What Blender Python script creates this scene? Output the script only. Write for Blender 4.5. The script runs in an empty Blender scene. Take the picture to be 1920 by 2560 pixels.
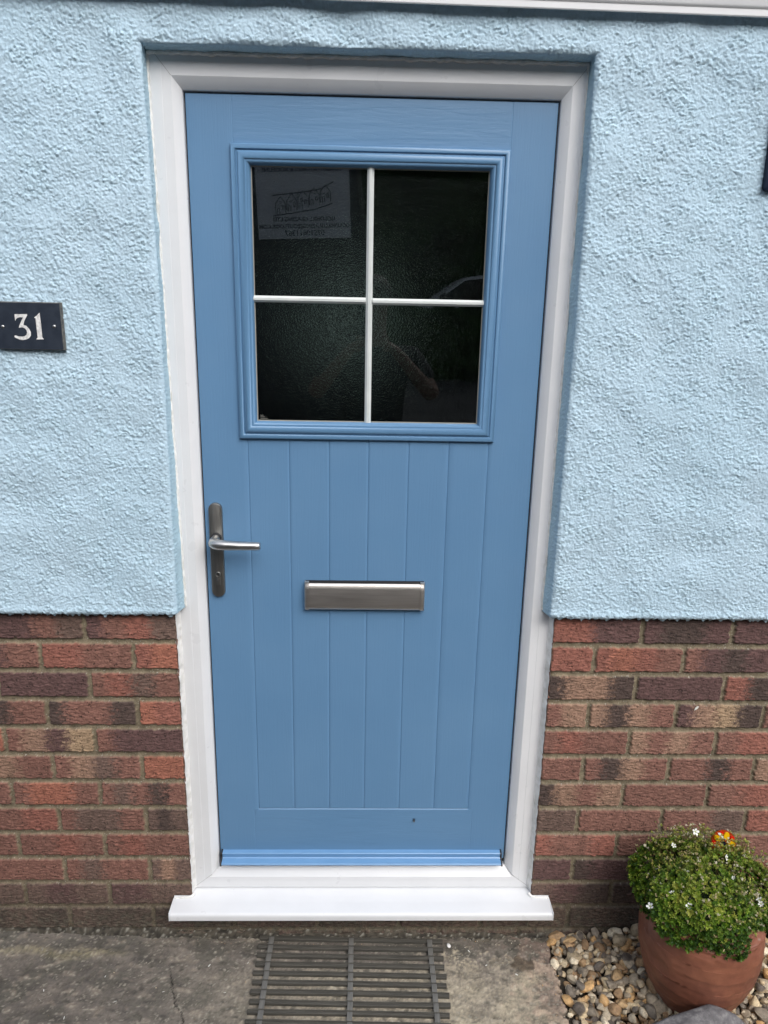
import bpy, math, random
import numpy as np
from mathutils import Vector, Matrix
R = math.radians
SC = bpy.context.scene
COL = SC.collection

# ------------------------------------------------------------------ camera, sky, sun, exposure
cam_d = bpy.data.cameras.new("camera"); cam = bpy.data.objects.new("camera", cam_d); COL.objects.link(cam)
cam.location = (-0.00547, -1.66383, 1.67729)
cam.rotation_euler = (1.30158652, -0.01883182, -0.02115915)
cam_d.sensor_fit = 'VERTICAL'; cam_d.sensor_height = 36.0; cam_d.sensor_width = 27.0
cam_d.lens = 1850.0 / 2560.0 * 36.0
cam_d.clip_start = 0.02; cam_d.clip_end = 500
SC.camera = cam
SC.render.resolution_x = 768; SC.render.resolution_y = 1024
SC.view_settings.view_transform = 'Standard'; SC.view_settings.look = 'None'
SC.view_settings.gamma = 1.0; SC.view_settings.exposure = 1.08

SUN = Vector((0.42, -0.88, 0.92)).normalized()
EL = math.asin(SUN.z)
w = bpy.data.worlds.new("World"); SC.world = w; w.use_nodes = True
nt = w.node_tree; nt.nodes.clear()
sky = nt.nodes.new('ShaderNodeTexSky'); sky.sky_type = 'NISHITA'; sky.sun_disc = False
sky.sun_elevation = EL; sky.sun_rotation = math.atan2(SUN.x, SUN.y)
sky.air_density = 1.0; sky.dust_density = 3.0; sky.ozone_density = 1.0
hs = nt.nodes.new('ShaderNodeHueSaturation'); hs.inputs['Saturation'].default_value = 0.46
bg = nt.nodes.new('ShaderNodeBackground'); bg.inputs[1].default_value = 0.125
wo = nt.nodes.new('ShaderNodeOutputWorld')
nt.links.new(sky.outputs[0], hs.inputs['Color']); nt.links.new(hs.outputs[0], bg.inputs[0]); nt.links.new(bg.outputs[0], wo.inputs[0])
sd = bpy.data.lights.new("sun", 'SUN'); so = bpy.data.objects.new("sun", sd); COL.objects.link(so)
sd.energy = 0.72; sd.angle = R(45); sd.color = (1.0, 0.97, 0.93)
so.rotation_euler = (-SUN).to_track_quat('-Z', 'Y').to_euler()

# ------------------------------------------------------------------ helpers
def lin(c):
    return tuple((x/255/12.92 if x/255 <= 0.04045 else ((x/255+0.055)/1.055)**2.4) for x in c)
def tag(o, label=None, cat=None, group=None, kind=None):
    if label: o['label'] = label
    if cat: o['category'] = cat
    if group: o['group'] = group
    if kind: o['kind'] = kind
    return o
def empty(name, loc=(0, 0, 0), rz=0):
    o = bpy.data.objects.new(name, None); COL.objects.link(o)
    o.location = loc; o.rotation_euler = (0, 0, rz); o.empty_display_size = 0.1
    return o
def link(name, me, mat=None, parent=None, smooth=False):
    if mat:
        me.materials.append(mat)
    if smooth:
        me.shade_smooth()
    o = bpy.data.objects.new(name, me); COL.objects.link(o)
    if parent:
        o.parent = parent
    return o
def smooth_angle(o, deg=35):
    me = o.data
    me.shade_smooth()
    try:
        me.set_sharp_from_angle(angle=R(deg))
    except Exception:
        pass
    return o

class MB:
    """collects faces of one mesh"""
    def __init__(s): s.v = []; s.f = []
    def add(s, vs, fs):
        b = len(s.v); s.v += [tuple(p) for p in vs]; s.f += [tuple(i+b for i in f) for f in fs]; return s
    def box(s, x0, x1, y0, y1, z0, z1, bev=0.0, m=None):
        if bev <= 0:
            vs = [(x, y, z) for x in (x0, x1) for y in (y0, y1) for z in (z0, z1)]
            fs = [(0, 1, 3, 2), (4, 6, 7, 5), (0, 4, 5, 1), (2, 3, 7, 6), (0, 2, 6, 4), (1, 5, 7, 3)]
        else:
            import bmesh
            bm = bmesh.new(); bmesh.ops.create_cube(bm, size=1)
            for q in bm.verts:
                q.co = Vector(((x0+x1)/2+q.co.x*(x1-x0), (y0+y1)/2+q.co.y*(y1-y0), (z0+z1)/2+q.co.z*(z1-z0)))
            bmesh.ops.bevel(bm, geom=bm.edges[:], offset=bev, segments=2, affect='EDGES', profile=0.5)
            vs = [q.co.copy() for q in bm.verts]; fs = [[q.index for q in f.verts] for f in bm.faces]; bm.free()
        if m: vs = [m @ Vector(p) for p in vs]
        return s.add(vs, fs)
    def tube(s, pts, rad, n=12, cap=True, flat=1.0, m=None):
        """tube along pts; rad scalar or list; flat squashes across the second axis"""
        P = [Vector(p) for p in pts]; k = len(P)
        rr = rad if isinstance(rad, (list, tuple)) else [rad]*k
        up = Vector((0, 0, 1)); vs = []; fs = []
        t0 = (P[1]-P[0]).normalized()
        if abs(t0.dot(up)) > 0.95: up = Vector((0, 1, 0))
        a = t0.cross(up).normalized()
        for i in range(k):
            t = (P[min(i+1, k-1)]-P[max(i-1, 0)]).normalized()
            a = (a - t*a.dot(t)).normalized(); b = t.cross(a)
            for j in range(n):
                an = 2*math.pi*j/n
                vs.append(P[i]+a*math.cos(an)*rr[i]*flat+b*math.sin(an)*rr[i])
        for i in range(k-1):
            for j in range(n):
                fs.append((i*n+j, i*n+(j+1) % n, (i+1)*n+(j+1) % n, (i+1)*n+j))
        if cap:
            fs.append(tuple(range(n))[::-1]); fs.append(tuple((k-1)*n+j for j in range(n)))
        if m: vs = [m @ p for p in vs]
        return s.add(vs, fs)
    def lathe(s, prof, c=(0, 0, 0), n=64, axis='z'):
        vs = []; fs = []
        for (r, z) in prof:
            for j in range(n):
                an = 2*math.pi*j/n
                if axis == 'z': vs.append((c[0]+r*math.cos(an), c[1]+r*math.sin(an), c[2]+z))
                else: vs.append((c[0]+r*math.cos(an), c[1]+z, c[2]+r*math.sin(an)))
        for i in range(len(prof)-1):
            for j in range(n):
                fs.append((i*n+j, i*n+(j+1) % n, (i+1)*n+(j+1) % n, (i+1)*n+j))
        return s.add(vs, fs)
    def prism(s, pts, y0, y1):
        """polygon in x,z extruded from y0 to y1"""
        n = len(pts)
        vs = [(p[0], y0, p[1]) for p in pts]+[(p[0], y1, p[1]) for p in pts]
        fs = [tuple(range(n)), tuple(range(2*n-1, n-1, -1))]+[(i, n+i, n+(i+1) % n, (i+1) % n) for i in range(n)]
        return s.add(vs, fs)
    def ball(s, c, r, seg=12, ring=8, m=None):
        vs = []; fs = []
        rx, ry, rz = r if isinstance(r, tuple) else (r, r, r)
        for i in range(ring+1):
            th = math.pi*i/ring
            for j in range(seg):
                an = 2*math.pi*j/seg
                p = Vector((c[0]+rx*math.sin(th)*math.cos(an), c[1]+ry*math.sin(th)*math.sin(an), c[2]+rz*math.cos(th)))
                vs.append(m @ p if m else p)
        for i in range(ring):
            for j in range(seg):
                fs.append((i*seg+j, (i+1)*seg+j, (i+1)*seg+(j+1) % seg, i*seg+(j+1) % seg))
        return s.add(vs, fs)
    def build(s, name, mat=None, parent=None, smooth=None, fix=True):
        me = bpy.data.meshes.new(name); me.from_pydata(s.v, [], s.f); me.validate()
        if fix:
            import bmesh
            bm = bmesh.new(); bm.from_mesh(me); bmesh.ops.remove_doubles(bm, verts=bm.verts[:], dist=1e-6)
            bmesh.ops.recalc_face_normals(bm, faces=bm.faces[:]); bm.to_mesh(me); bm.free()
        o = link(name, me, mat, parent)
        if smooth is not None: smooth_angle(o, smooth)
        return o

def np_mesh(name, V, F, mat=None, parent=None, col=None, smooth=True):
    """V (n,3), F (m,4) or (m,3) int arrays, col (n,3) linear colours"""
    V = np.asarray(V, np.float32); F = np.asarray(F, np.int32); k = F.shape[1]
    me = bpy.data.meshes.new(name)
    me.vertices.add(len(V)); me.vertices.foreach_set('co', V.ravel())
    me.loops.add(F.size); me.loops.foreach_set('vertex_index', F.ravel())
    me.polygons.add(len(F)); me.polygons.foreach_set('loop_start', np.arange(0, F.size, k, dtype=np.int32))
    me.polygons.foreach_set('loop_total', np.full(len(F), k, np.int32))
    me.update(calc_edges=True)
    if col is not None:
        a = me.color_attributes.new('Col', 'FLOAT_COLOR', 'POINT')
        c = np.ones((len(V), 4), np.float32); c[:, :3] = np.clip(col, 0, 1); a.data.foreach_set('color', c.ravel())
    return link(name, me, mat, parent, smooth)

def fnoise(nz, nx, step, lam, bw=0.6, an=(1, 1), seed=0):
    """band-limited noise on an nz x nx grid; lam wavelength (m); an stretches (x, z)"""
    rg = np.random.default_rng(seed)
    N = rg.standard_normal((nz, nx))
    fz = np.fft.fftfreq(nz, step)[:, None]*an[1]; fx = np.fft.rfftfreq(nx, step)[None, :]*an[0]
    f = np.hypot(fx, fz)+1e-9
    G = np.exp(-(np.log(f*lam))**2/(2*bw*bw))
    o = np.fft.irfft2(np.fft.rfft2(N)*G, s=(nz, nx))
    return (o-o.mean())/o.std()

def grid_faces(nz, nx, keep=None, flip=False):
    i = np.arange(nz*nx).reshape(nz, nx)
    q = np.stack([i[:-1, :-1], i[:-1, 1:], i[1:, 1:], i[1:, :-1]], -1)
    if keep is not None: q = q[keep]
    q = q.reshape(-1, 4)
    return q[:, ::-1] if flip else q
def compact(V, F, C=None):
    used = np.zeros(len(V), bool); used[F.ravel()] = True
    m = np.cumsum(used)-1
    return (V[used], m[F], None if C is None else C[used])

# ------------------------------------------------------------------ material helpers
def mat(name, base=(0.5, 0.5, 0.5), rough=0.5, metal=0.0, spec=0.5):
    m = bpy.data.materials.new(name); m.use_nodes = True
    b = m.node_tree.nodes['Principled BSDF']
    b.inputs['Base Color'].default_value = (*base, 1); b.inputs['Roughness'].default_value = rough
    b.inputs['Metallic'].default_value = metal; b.inputs['Specular IOR Level'].default_value = spec
    return m
def nd(m, t, **k):
    n = m.node_tree.nodes.new(t)
    for a, v in k.items(): setattr(n, a, v)
    return n
def lk(m, a, b): m.node_tree.links.new(a, b)
def bsdf(m): return m.node_tree.nodes['Principled BSDF']
def coords(m, scale=(1, 1, 1), rot=(0, 0, 0)):
    tc = nd(m, 'ShaderNodeTexCoord'); mp = nd(m, 'ShaderNodeMapping')
    mp.inputs['Scale'].default_value = scale; mp.inputs['Rotation'].default_value = rot
    lk(m, tc.outputs['Object'], mp.inputs[0]); return mp.outputs[0]
def noise(m, vec, scale, detail=4, rough=0.5, dist=0.0):
    n = nd(m, 'ShaderNodeTexNoise'); n.inputs['Scale'].default_value = scale
    n.inputs['Detail'].default_value = detail; n.inputs['Roughness'].default_value = rough; n.inputs['Distortion'].default_value = dist
    lk(m, vec, n.inputs['Vector']); return n.outputs['Fac']
def ramp(m, fac, stops):
    r = nd(m, 'ShaderNodeValToRGB'); e = r.color_ramp.elements
    while len(e) > 1: e.remove(e[0])
    e[0].position = stops[0][0]; e[0].color = (*stops[0][1], 1)
    for p, c in stops[1:]:
        x = e.new(p); x.color = (*c, 1)
    lk(m, fac, r.inputs[0]); return r.outputs['Color']
def bump(m, height, strength, dist, prev=None):
    b = nd(m, 'ShaderNodeBump'); b.inputs['Strength'].default_value = strength; b.inputs['Distance'].default_value = dist
    lk(m, height, b.inputs['Height'])
    if prev is not None: lk(m, prev, b.inputs['Normal'])
    return b.outputs[0]
def mixc(m, fac, a, b, mode='MIX'):
    x = nd(m, 'ShaderNodeMix', data_type='RGBA', blend_type=mode)
    for i, v in ((0, fac), (6, a), (7, b)):
        if isinstance(v, (int, float)): x.inputs[i].default_value = v
        elif isinstance(v, tuple): x.inputs[i].default_value = (*v, 1)
        else: lk(m, v, x.inputs[i])
    return x.outputs[2]
def math_(m, op, a, b=None):
    x = nd(m, 'ShaderNodeMath', operation=op)
    for i, v in ((0, a), (1, b)):
        if v is None: continue
        if isinstance(v, (int, float)): x.inputs[i].default_value = v
        else: lk(m, v, x.inputs[i])
    return x.outputs[0]
def gray(v): return (v, v, v)

# --- materials
def make_mats():
    M = {}
    # white uPVC
    m = mat('white_plastic', (0.71, 0.73, 0.75), 0.32); v = coords(m)
    g = noise(m, v, 9, 5, 0.6)
    lk(m, ramp(m, g, [(0.35, (0.70, 0.715, 0.735)), (0.7, (0.735, 0.75, 0.77))]), bsdf(m).inputs['Base Color'])
    lk(m, ramp(m, noise(m, v, 25, 3), [(0.3, gray(0.27)), (0.7, gray(0.4))]), bsdf(m).inputs['Roughness'])
    lk(m, bump(m, noise(m, v, 3.0, 2), 0.15, 0.002), bsdf(m).inputs['Normal'])
    M['pvc'] = m
    m = mat('glazing_bar_white', (0.63, 0.67, 0.66), 0.35); v = coords(m)
    lk(m, ramp(m, noise(m, v, 30, 3), [(0.3, (0.6, 0.64, 0.63)), (0.7, (0.67, 0.7, 0.69))]), bsdf(m).inputs['Base Color']); M['bar'] = m
    m = mat('sealant', (0.78, 0.78, 0.77), 0.4); v = coords(m)
    lk(m, ramp(m, noise(m, v, 60, 4), [(0.35, (0.66, 0.66, 0.63)), (0.6, (0.8, 0.8, 0.79))]), bsdf(m).inputs['Base Color'])
    lk(m, bump(m, noise(m, v, 120, 3), 0.2, 0.0008), bsdf(m).inputs['Normal']); M['seal'] = m
    # blue door paint with wood grain
    def paint(name, c0, c1, rough):
        m = mat(name, c0, rough); b = bsdf(m)
        tc = nd(m, 'ShaderNodeTexCoord'); sp = nd(m, 'ShaderNodeSeparateXYZ'); lk(m, tc.outputs['Object'], sp.inputs[0])
        # horizontal grain on the two rails, vertical elsewhere
        ax = math_(m, 'LESS_THAN', math_(m, 'ABSOLUTE', sp.outputs[0]), 0.292)
        hi = math_(m, 'GREATER_THAN', sp.outputs[2], 1.99); lo = math_(m, 'LESS_THAN', sp.outputs[2], 0.372)
        rail = math_(m, 'MULTIPLY', ax, math_(m, 'MAXIMUM', hi, lo))
        def grain(sc):
            mp = nd(m, 'ShaderNodeMapping'); mp.inputs['Scale'].default_value = sc; lk(m, tc.outputs['Object'], mp.inputs[0])
            a = noise(m, mp.outputs[0], 1.0, 5, 0.62, 0.6)
            return ramp(m, a, [(0.42, gray(0)), (0.5, gray(0.85)), (0.62, gray(1.0))])
        gh = grain((16, 40, 190)); gv = grain((230, 40, 9))
        h = mixc(m, rail, gv, gh)
        mh = nd(m, 'ShaderNodeMapping'); mh.inputs['Scale'].default_value = (3.2, 8, 26); lk(m, tc.outputs['Object'], mh.inputs[0])
        wv = ramp(m, noise(m, mh.outputs[0], 1.0, 2, 0.5, 1.2), [(0.45, gray(0)), (0.55, gray(1))])
        b1 = bump(m, h, 0.2, 0.0005)
        bm_ = nd(m, 'ShaderNodeBump'); bm_.inputs['Distance'].default_value = 0.0012
        lk(m, math_(m, 'MULTIPLY', rail, 0.14), bm_.inputs['Strength']); lk(m, wv, bm_.inputs['Height']); lk(m, b1, bm_.inputs['Normal'])
        lk(m, bm_.outputs[0], b.inputs['Normal'])
        mp = nd(m, 'ShaderNodeMapping'); mp.inputs['Scale'].default_value = (1, 1, 1); lk(m, tc.outputs['Object'], mp.inputs[0])
        lk(m, ramp(m, noise(m, mp.outputs[0], 4, 4), [(0.35, c0), (0.68, c1)]), b.inputs['Base Color'])
        lk(m, ramp(m, noise(m, mp.outputs[0], 14, 4), [(0.3, gray(rough-0.05)), (0.7, gray(rough+0.06))]), b.inputs['Roughness'])
        return m
    M['door'] = paint('blue_door_skin', (0.110, 0.234, 0.402), (0.120, 0.248, 0.418), 0.46)
    m = mat('blue_trim_paint', (0.116, 0.244, 0.412), 0.36); v = coords(m)
    gm = nd(m, 'ShaderNodeMapping')
    a = noise(m, coords(m, (60, 60, 12)), 1.0, 5, 0.6, 0.5); a2 = noise(m, coords(m, (12, 60, 120)), 1.0, 5, 0.6, 0.5)
    lk(m, bump(m, mixc(m, 0.5, ramp(m, a, [(0.42, gray(0)), (0.55, gray(1))]), ramp(m, a2, [(0.42, gray(0)), (0.55, gray(1))])), 0.25, 0.0005), bsdf(m).inputs['Normal'])
    M['trim'] = m
    m = mat('weather_bar_blue', (0.16, 0.33, 0.60), 0.3); v = coords(m)
    lk(m, ramp(m, noise(m, v, 22, 4), [(0.35, (0.135, 0.285, 0.50)), (0.7, (0.15, 0.305, 0.525))]), bsdf(m).inputs['Base Color']); M['wbar'] = m
    m = mat('black_rubber', (0.012, 0.012, 0.014), 0.55); v = coords(m)
    lk(m, bump(m, noise(m, v, 300, 3), 0.3, 0.0005), bsdf(m).inputs['Normal']); M['black'] = m
    m = mat('gasket', (0.30, 0.29, 0.25), 0.6); M['gasket'] = m
    # brushed steel
    def metal(name, c, rough, sc):
        m = mat(name, c, rough, 1.0); v = coords(m, sc)
        n = noise(m, v, 1.0, 4, 0.6)
        lk(m, ramp(m, n, [(0.3, tuple(x*0.88 for x in c)), (0.7, tuple(min(1, x*1.1) for x in c))]), bsdf(m).inputs['Base Color'])
        lk(m, ramp(m, n, [(0.3, gray(rough-0.06)), (0.7, gray(rough+0.08))]), bsdf(m).inputs['Roughness'])
        lk(m, bump(m, n, 0.08, 0.0004), bsdf(m).inputs['Normal'])
        return m
    M['steel'] = metal('satin_steel', (0.60, 0.57, 0.54), 0.42, (14, 60, 900))
    M['plate'] = metal('dark_satin_steel', (0.30, 0.295, 0.28), 0.42, (500, 60, 12))
    M['lever'] = metal('lever_steel', (0.56, 0.56, 0.55), 0.33, (30, 500, 500))
    # slate plaque
    m = mat('slate', (0.018, 0.026, 0.042), 0.45); v = coords(m)
    lk(m, ramp(m, noise(m, v, 35, 6, 0.65), [(0.35, (0.014, 0.021, 0.035)), (0.75, (0.03, 0.04, 0.058))]), bsdf(m).inputs['Base Color'])
    lk(m, bump(m, noise(m, v, 90, 5), 0.25, 0.001), bsdf(m).inputs['Normal']); M['slate'] = m
    m = mat('sawn_slate_edge', (0.12, 0.115, 0.105), 0.7); v = coords(m)
    lk(m, ramp(m, noise(m, v, 120, 5), [(0.35, (0.07, 0.07, 0.07)), (0.7, (0.17, 0.16, 0.14))]), bsdf(m).inputs['Base Color']); M['slate_edge'] = m
    m = mat('engraving_white', (0.72, 0.72, 0.70), 0.6); v = coords(m)
    lk(m, ramp(m, noise(m, v, 160, 4), [(0.3, (0.55, 0.55, 0.54)), (0.6, (0.8, 0.8, 0.79))]), bsdf(m).inputs['Base Color']); M['engrave'] = m
    m = mat('navy_plastic', (0.004, 0.011, 0.034), 0.5, 0, 0.25); v = coords(m)
    lk(m, bump(m, noise(m, v, 80, 3), 0.1, 0.001), bsdf(m).inputs['Normal']); M['navy'] = m
    # textured masonry paint
    m = mat('blue_masonry_paint', (0.43, 0.63, 0.71), 0.75); b = bsdf(m); v = coords(m)
    at = nd(m, 'ShaderNodeAttribute', attribute_name='Col')
    big = ramp(m, noise(m, v, 2.3, 5, 0.6), [(0.3, (0.94, 0.965, 0.97)), (0.7, (1.04, 1.02, 1.01))])
    fine = ramp(m, noise(m, v, 220, 3), [(0.25, (0.94, 0.95, 0.95)), (0.7, (1.03, 1.03, 1.03))])
    c = mixc(m, 1.0, at.outputs['Color'], big, 'MULTIPLY'); c = mixc(m, 1.0, c, fine, 'MULTIPLY'); lk(m, c, b.inputs['Base Color'])
    vo = nd(m, 'ShaderNodeTexVoronoi', feature='SMOOTH_F1'); vo.inputs['Scale'].default_value = 215; vo.inputs['Randomness'].default_value = 1.0; lk(m, v, vo.inputs['Vector'])
    b1 = bump(m, math_(m, 'SUBTRACT', 1.0, vo.outputs['Distance']), 0.75, 0.0018)
    lk(m, bump(m, noise(m, v, 420, 5, 0.6), 0.35, 0.0010, b1), b.inputs['Normal']); M['render'] = m
    # brickwork, colours in the mesh attribute
    m = mat('brick_and_mortar', (0.2, 0.1, 0.08), 0.9); b = bsdf(m)
    at = nd(m, 'ShaderNodeAttribute', attribute_name='Col')
    v = coords(m); vs = coords(m, (38, 38, 420))
    n1 = ramp(m, noise(m, vs, 1.0, 5, 0.65, 0.8), [(0.36, gray(0.55)), (0.48, gray(0.98)), (0.7, gray(1.15))])
    n2 = ramp(m, noise(m, v, 430, 4, 0.6), [(0.3, gray(0.88)), (0.6, gray(1.04))])
    c = mixc(m, 0.38, at.outputs['Color'], n1, 'MULTIPLY'); c = mixc(m, 0.6, c, n2, 'MULTIPLY'); lk(m, c, b.inputs['Base Color'])
    bb = bump(m, n1, 0.3, 0.0012); bb = bump(m, noise(m, v, 520, 4), 0.15, 0.0006, bb); lk(m, bb, b.inputs['Normal']); M['brick'] = m
    # concrete
    m = mat('concrete', (0.15, 0.14, 0.12), 0.88); b = bsdf(m); v = coords(m)
    at = nd(m, 'ShaderNodeAttribute', attribute_name='Col')
    n1 = ramp(m, noise(m, v, 22, 8, 0.62), [(0.3, gray(0.74)), (0.5, gray(0.98)), (0.75, gray(1.22))])
    n2 = ramp(m, noise(m, v, 380, 4, 0.6), [(0.3, gray(0.86)), (0.65, gray(1.06))])
    c = mixc(m, 0.8, at.outputs['Color'], n1, 'MULTIPLY'); c = mixc(m, 0.8, c, n2, 'MULTIPLY')
    vo = nd(m, 'ShaderNodeTexVoronoi'); vo.inputs['Scale'].default_value = 85; lk(m, v, vo.inputs['Vector'])
    sp = ramp(m, vo.outputs['Distance'], [(0.0, gray(1)), (0.07, gray(1)), (0.1, gray(0))])
    sel = ramp(m, noise(m, v, 38, 2), [(0.67, gray(0)), (0.70, gray(1))])
    c = mixc(m, mixc(m, 1.0, sp, sel, 'MULTIPLY'), c, (0.30, 0.28, 0.24)); lk(m, c, b.inputs['Base Color'])
    bb = bump(m, noise(m, v, 300, 6, 0.65), 0.6, 0.0012); lk(m, bb, b.inputs['Normal']); M['concrete'] = m
    # terracotta
    m = mat('terracotta', (0.24, 0.085, 0.052), 0.5); b = bsdf(m); v = coords(m)
    c = ramp(m, noise(m, v, 9, 7, 0.62), [(0.3, (0.145, 0.052, 0.034)), (0.5, (0.205, 0.075, 0.045)), (0.72, (0.27, 0.105, 0.06))])
    vs = coords(m, (6, 6, 60)); c = mixc(m, 0.35, c, ramp(m, noise(m, vs, 1.0, 5, 0.6), [(0.3, gray(0.6)), (0.7, gray(1.35))]), 'MULTIPLY')
    blotch = ramp(m, noise(m, v, 34, 3, 0.5), [(0.71, gray(0)), (0.76, gray(0.55))]); c = mixc(m, blotch, c, (0.34, 0.24, 0.20))
    lk(m, c, b.inputs['Base Color'])
    lk(m, ramp(m, noise(m, v, 16, 5), [(0.3, gray(0.38)), (0.7, gray(0.62))]), b.inputs['Roughness'])
    lk(m, bump(m, noise(m, v, 130, 6, 0.6), 0.3, 0.0012), b.inputs['Normal']); M['terra'] = m
    # stones
    m = mat('pebbles', (0.3, 0.25, 0.18), 0.75); b = bsdf(m); v = coords(m)
    at = nd(m, 'ShaderNodeAttribute', attribute_name='Col')
    n1 = ramp(m, noise(m, v, 110, 7, 0.7), [(0.3, gray(0.45)), (0.5, gray(1.0)), (0.72, gray(1.45))])
    n2 = ramp(m, noise(m, v, 600, 3, 0.6), [(0.3, gray(0.8)), (0.65, gray(1.12))])
    c = mixc(m, 0.85, at.outputs['Color'], n1, 'MULTIPLY'); c = mixc(m, 0.7, c, n2, 'MULTIPLY'); lk(m, c, b.inputs['Base Color'])
    lk(m, bump(m, noise(m, v, 260, 6, 0.65), 0.5, 0.0012), b.inputs['Normal']); M['gravel'] = m
    m = mat('grey_stone', (0.12, 0.12, 0.125), 0.85); b = bsdf(m); v = coords(m)
    c = ramp(m, noise(m, v, 45, 8, 0.72), [(0.32, (0.07, 0.068, 0.07)), (0.5, (0.135, 0.13, 0.135)), (0.68, (0.27, 0.265, 0.26))])
    lk(m, c, b.inputs['Base Color']); lk(m, bump(m, noise(m, v, 150, 7, 0.7), 0.8, 0.002), b.inputs['Normal']); M['rock'] = m
    m = mat('soil', (0.035, 0.028, 0.02), 0.95); v = coords(m)
    lk(m, ramp(m, noise(m, v, 50, 6), [(0.3, (0.02, 0.016, 0.012)), (0.7, (0.06, 0.048, 0.034))]), bsdf(m).inputs['Base Color']); M['soil'] = m
    # weathered timber / rubber mat
    m = mat('weathered_slats', (0.075, 0.07, 0.058), 0.8); b = bsdf(m); v = coords(m, (14, 260, 260))
    c = ramp(m, noise(m, v, 1.0, 6, 0.65), [(0.3, (0.038, 0.036, 0.030)), (0.55, (0.066, 0.062, 0.052)), (0.75, (0.10, 0.094, 0.078))])
    lk(m, c, b.inputs['Base Color']); lk(m, bump(m, noise(m, v, 1.0, 6), 0.4, 0.001), b.inputs['Normal']); M['slat'] = m
    m = mat('weathered_batten', (0.12, 0.115, 0.105), 0.75); b = bsdf(m); v = coords(m, (260, 16, 260))
    c = ramp(m, noise(m, v, 1.0, 6, 0.65), [(0.3, (0.105, 0.104, 0.096)), (0.75, (0.165, 0.16, 0.148))])
    lk(m, c, b.inputs['Base Color']); M['batten'] = m
    # leaves
    def leafm(name, a, bb_, tr=0.25):
        m = mat(name, a, 0.5, 0, 0.3); b = bsdf(m)
        at = nd(m, 'ShaderNodeAttribute', attribute_name='Col')
        c = mixc(m, 1.0, at.outputs['Color'], (1.0, 1.0, 1.0), 'MULTIPLY'); lk(m, c, b.inputs['Base Color'])
        t = nd(m, 'ShaderNodeBsdfTranslucent'); lk(m, c, t.inputs[0])
        mx = nd(m, 'ShaderNodeMixShader'); mx.inputs[0].default_value = tr
        lk(m, b.outputs[0], mx.inputs[1]); lk(m, t.outputs[0], mx.inputs[2])
        lk(m, mx.outputs[0], m.node_tree.nodes['Material Output'].inputs[0]); return m
    M['leaf'] = leafm('moss_leaf', (0.05, 0.13, 0.02), None)
    M['stem'] = leafm('dry_stem', (0.15, 0.12, 0.05), None, 0.15)
    m = mat('white_petal', (0.78, 0.79, 0.74), 0.6); M['petal'] = m
    m = mat('flower_eye', (0.35, 0.38, 0.06), 0.6); M['eye'] = m
    for n, c in (('red', (0.52, 0.012, 0.004)), ('yellow', (0.62, 0.36, 0.004)), ('amber', (0.30, 0.035, 0.004)), ('gl_black', (0.005, 0.005, 0.02))):
        m = mat('fused_glass_'+n, c, 0.12, 0, 0.3); v = coords(m)
        lk(m, bump(m, noise(m, v, 60, 2), 0.25, 0.002), bsdf(m).inputs['Normal']); M[n] = m
    M['rod'] = mat('stake_rod', (0.3, 0.3, 0.28), 0.35, 1.0)
    # clear glass: Fresnel reflection over clear transmission
    m = mat('clear_glass', (0, 0, 0), 0.0); T = m.node_tree; T.nodes.remove(bsdf(m))
    gl = nd(m, 'ShaderNodeBsdfGlossy'); gl.inputs['Roughness'].default_value = 0.0; gl.inputs[0].default_value = (0.92, 0.97, 1, 1)
    tr = nd(m, 'ShaderNodeBsdfTransparent'); tr.inputs[0].default_value = (0.86, 0.92, 0.9, 1)
    fr = nd(m, 'ShaderNodeFresnel'); fr.inputs[0].default_value = 1.9
    mx = nd(m, 'ShaderNodeMixShader'); lk(m, fr.outputs[0], mx.inputs[0]); lk(m, tr.outputs[0], mx.inputs[1]); lk(m, gl.outputs[0], mx.inputs[2])
    lk(m, mx.outputs[0], T.nodes['Material Output'].inputs[0]); M['glass'] = m
    m = mat('stippled_glass', (0.55, 0.62, 0.6), 0.10, 0, 0.5); b = bsdf(m); v = coords(m)
    b.inputs['Transmission Weight'].default_value = 1.0; b.inputs['IOR'].default_value = 1.45
    vo = nd(m, 'ShaderNodeTexVoronoi', feature='SMOOTH_F1'); vo.inputs['Scale'].default_value = 330; lk(m, v, vo.inputs['Vector'])
    lk(m, bump(m, math_(m, 'ADD', vo.outputs['Distance'], noise(m, v, 330, 3)), 0.75, 0.0011), b.inputs['Normal']); M['stipple'] = m
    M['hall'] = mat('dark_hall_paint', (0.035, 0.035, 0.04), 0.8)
    return M
M = make_mats()

# ------------------------------------------------------------------ brickwork (heightfield with real joints)
BZ0 = 0.100; CO = 0.0782           # centre height of the eleventh joint, course height
TONE = {'R': (140, 84, 70), 'r': (126, 84, 72), 'D': (94, 66, 64), 'K': (76, 60, 55), 'B': (144, 110, 90), 'O': (154, 92, 71), 'S': (104, 81, 72), 'Y': (158, 130, 100)}
TONE = {k: (lambda c: (c*0.93+c.mean()*0.07)*0.90*np.array((1.0, 1.01, 0.98)))(np.array(lin(v))/0.80) for k, v in TONE.items()}
ROWS_L = {1: ['DrRS', 'DDrS'], 2: ['RO', 'RRrr', 'rDr'], 3: ['rRSr', 'DDDD'], 4: ['OR', 'KrrK', 'BKr'], 5: ['rDDD', 'rBDY', 'O'],
          6: ['OO', 'rBSr', 'SBr'], 7: ['rSrKr', 'rOOr'], 8: ['SKS', 'rSSr', 'rrR'], 9: ['rRrr', 'rrRr', 'r'], 10: ['SBS', 'rSrr', 'rrr'],
          11: ['DDSS', 'SDS', 'S'], 12: ['KD', 'SKK', 'KSK']}
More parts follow.
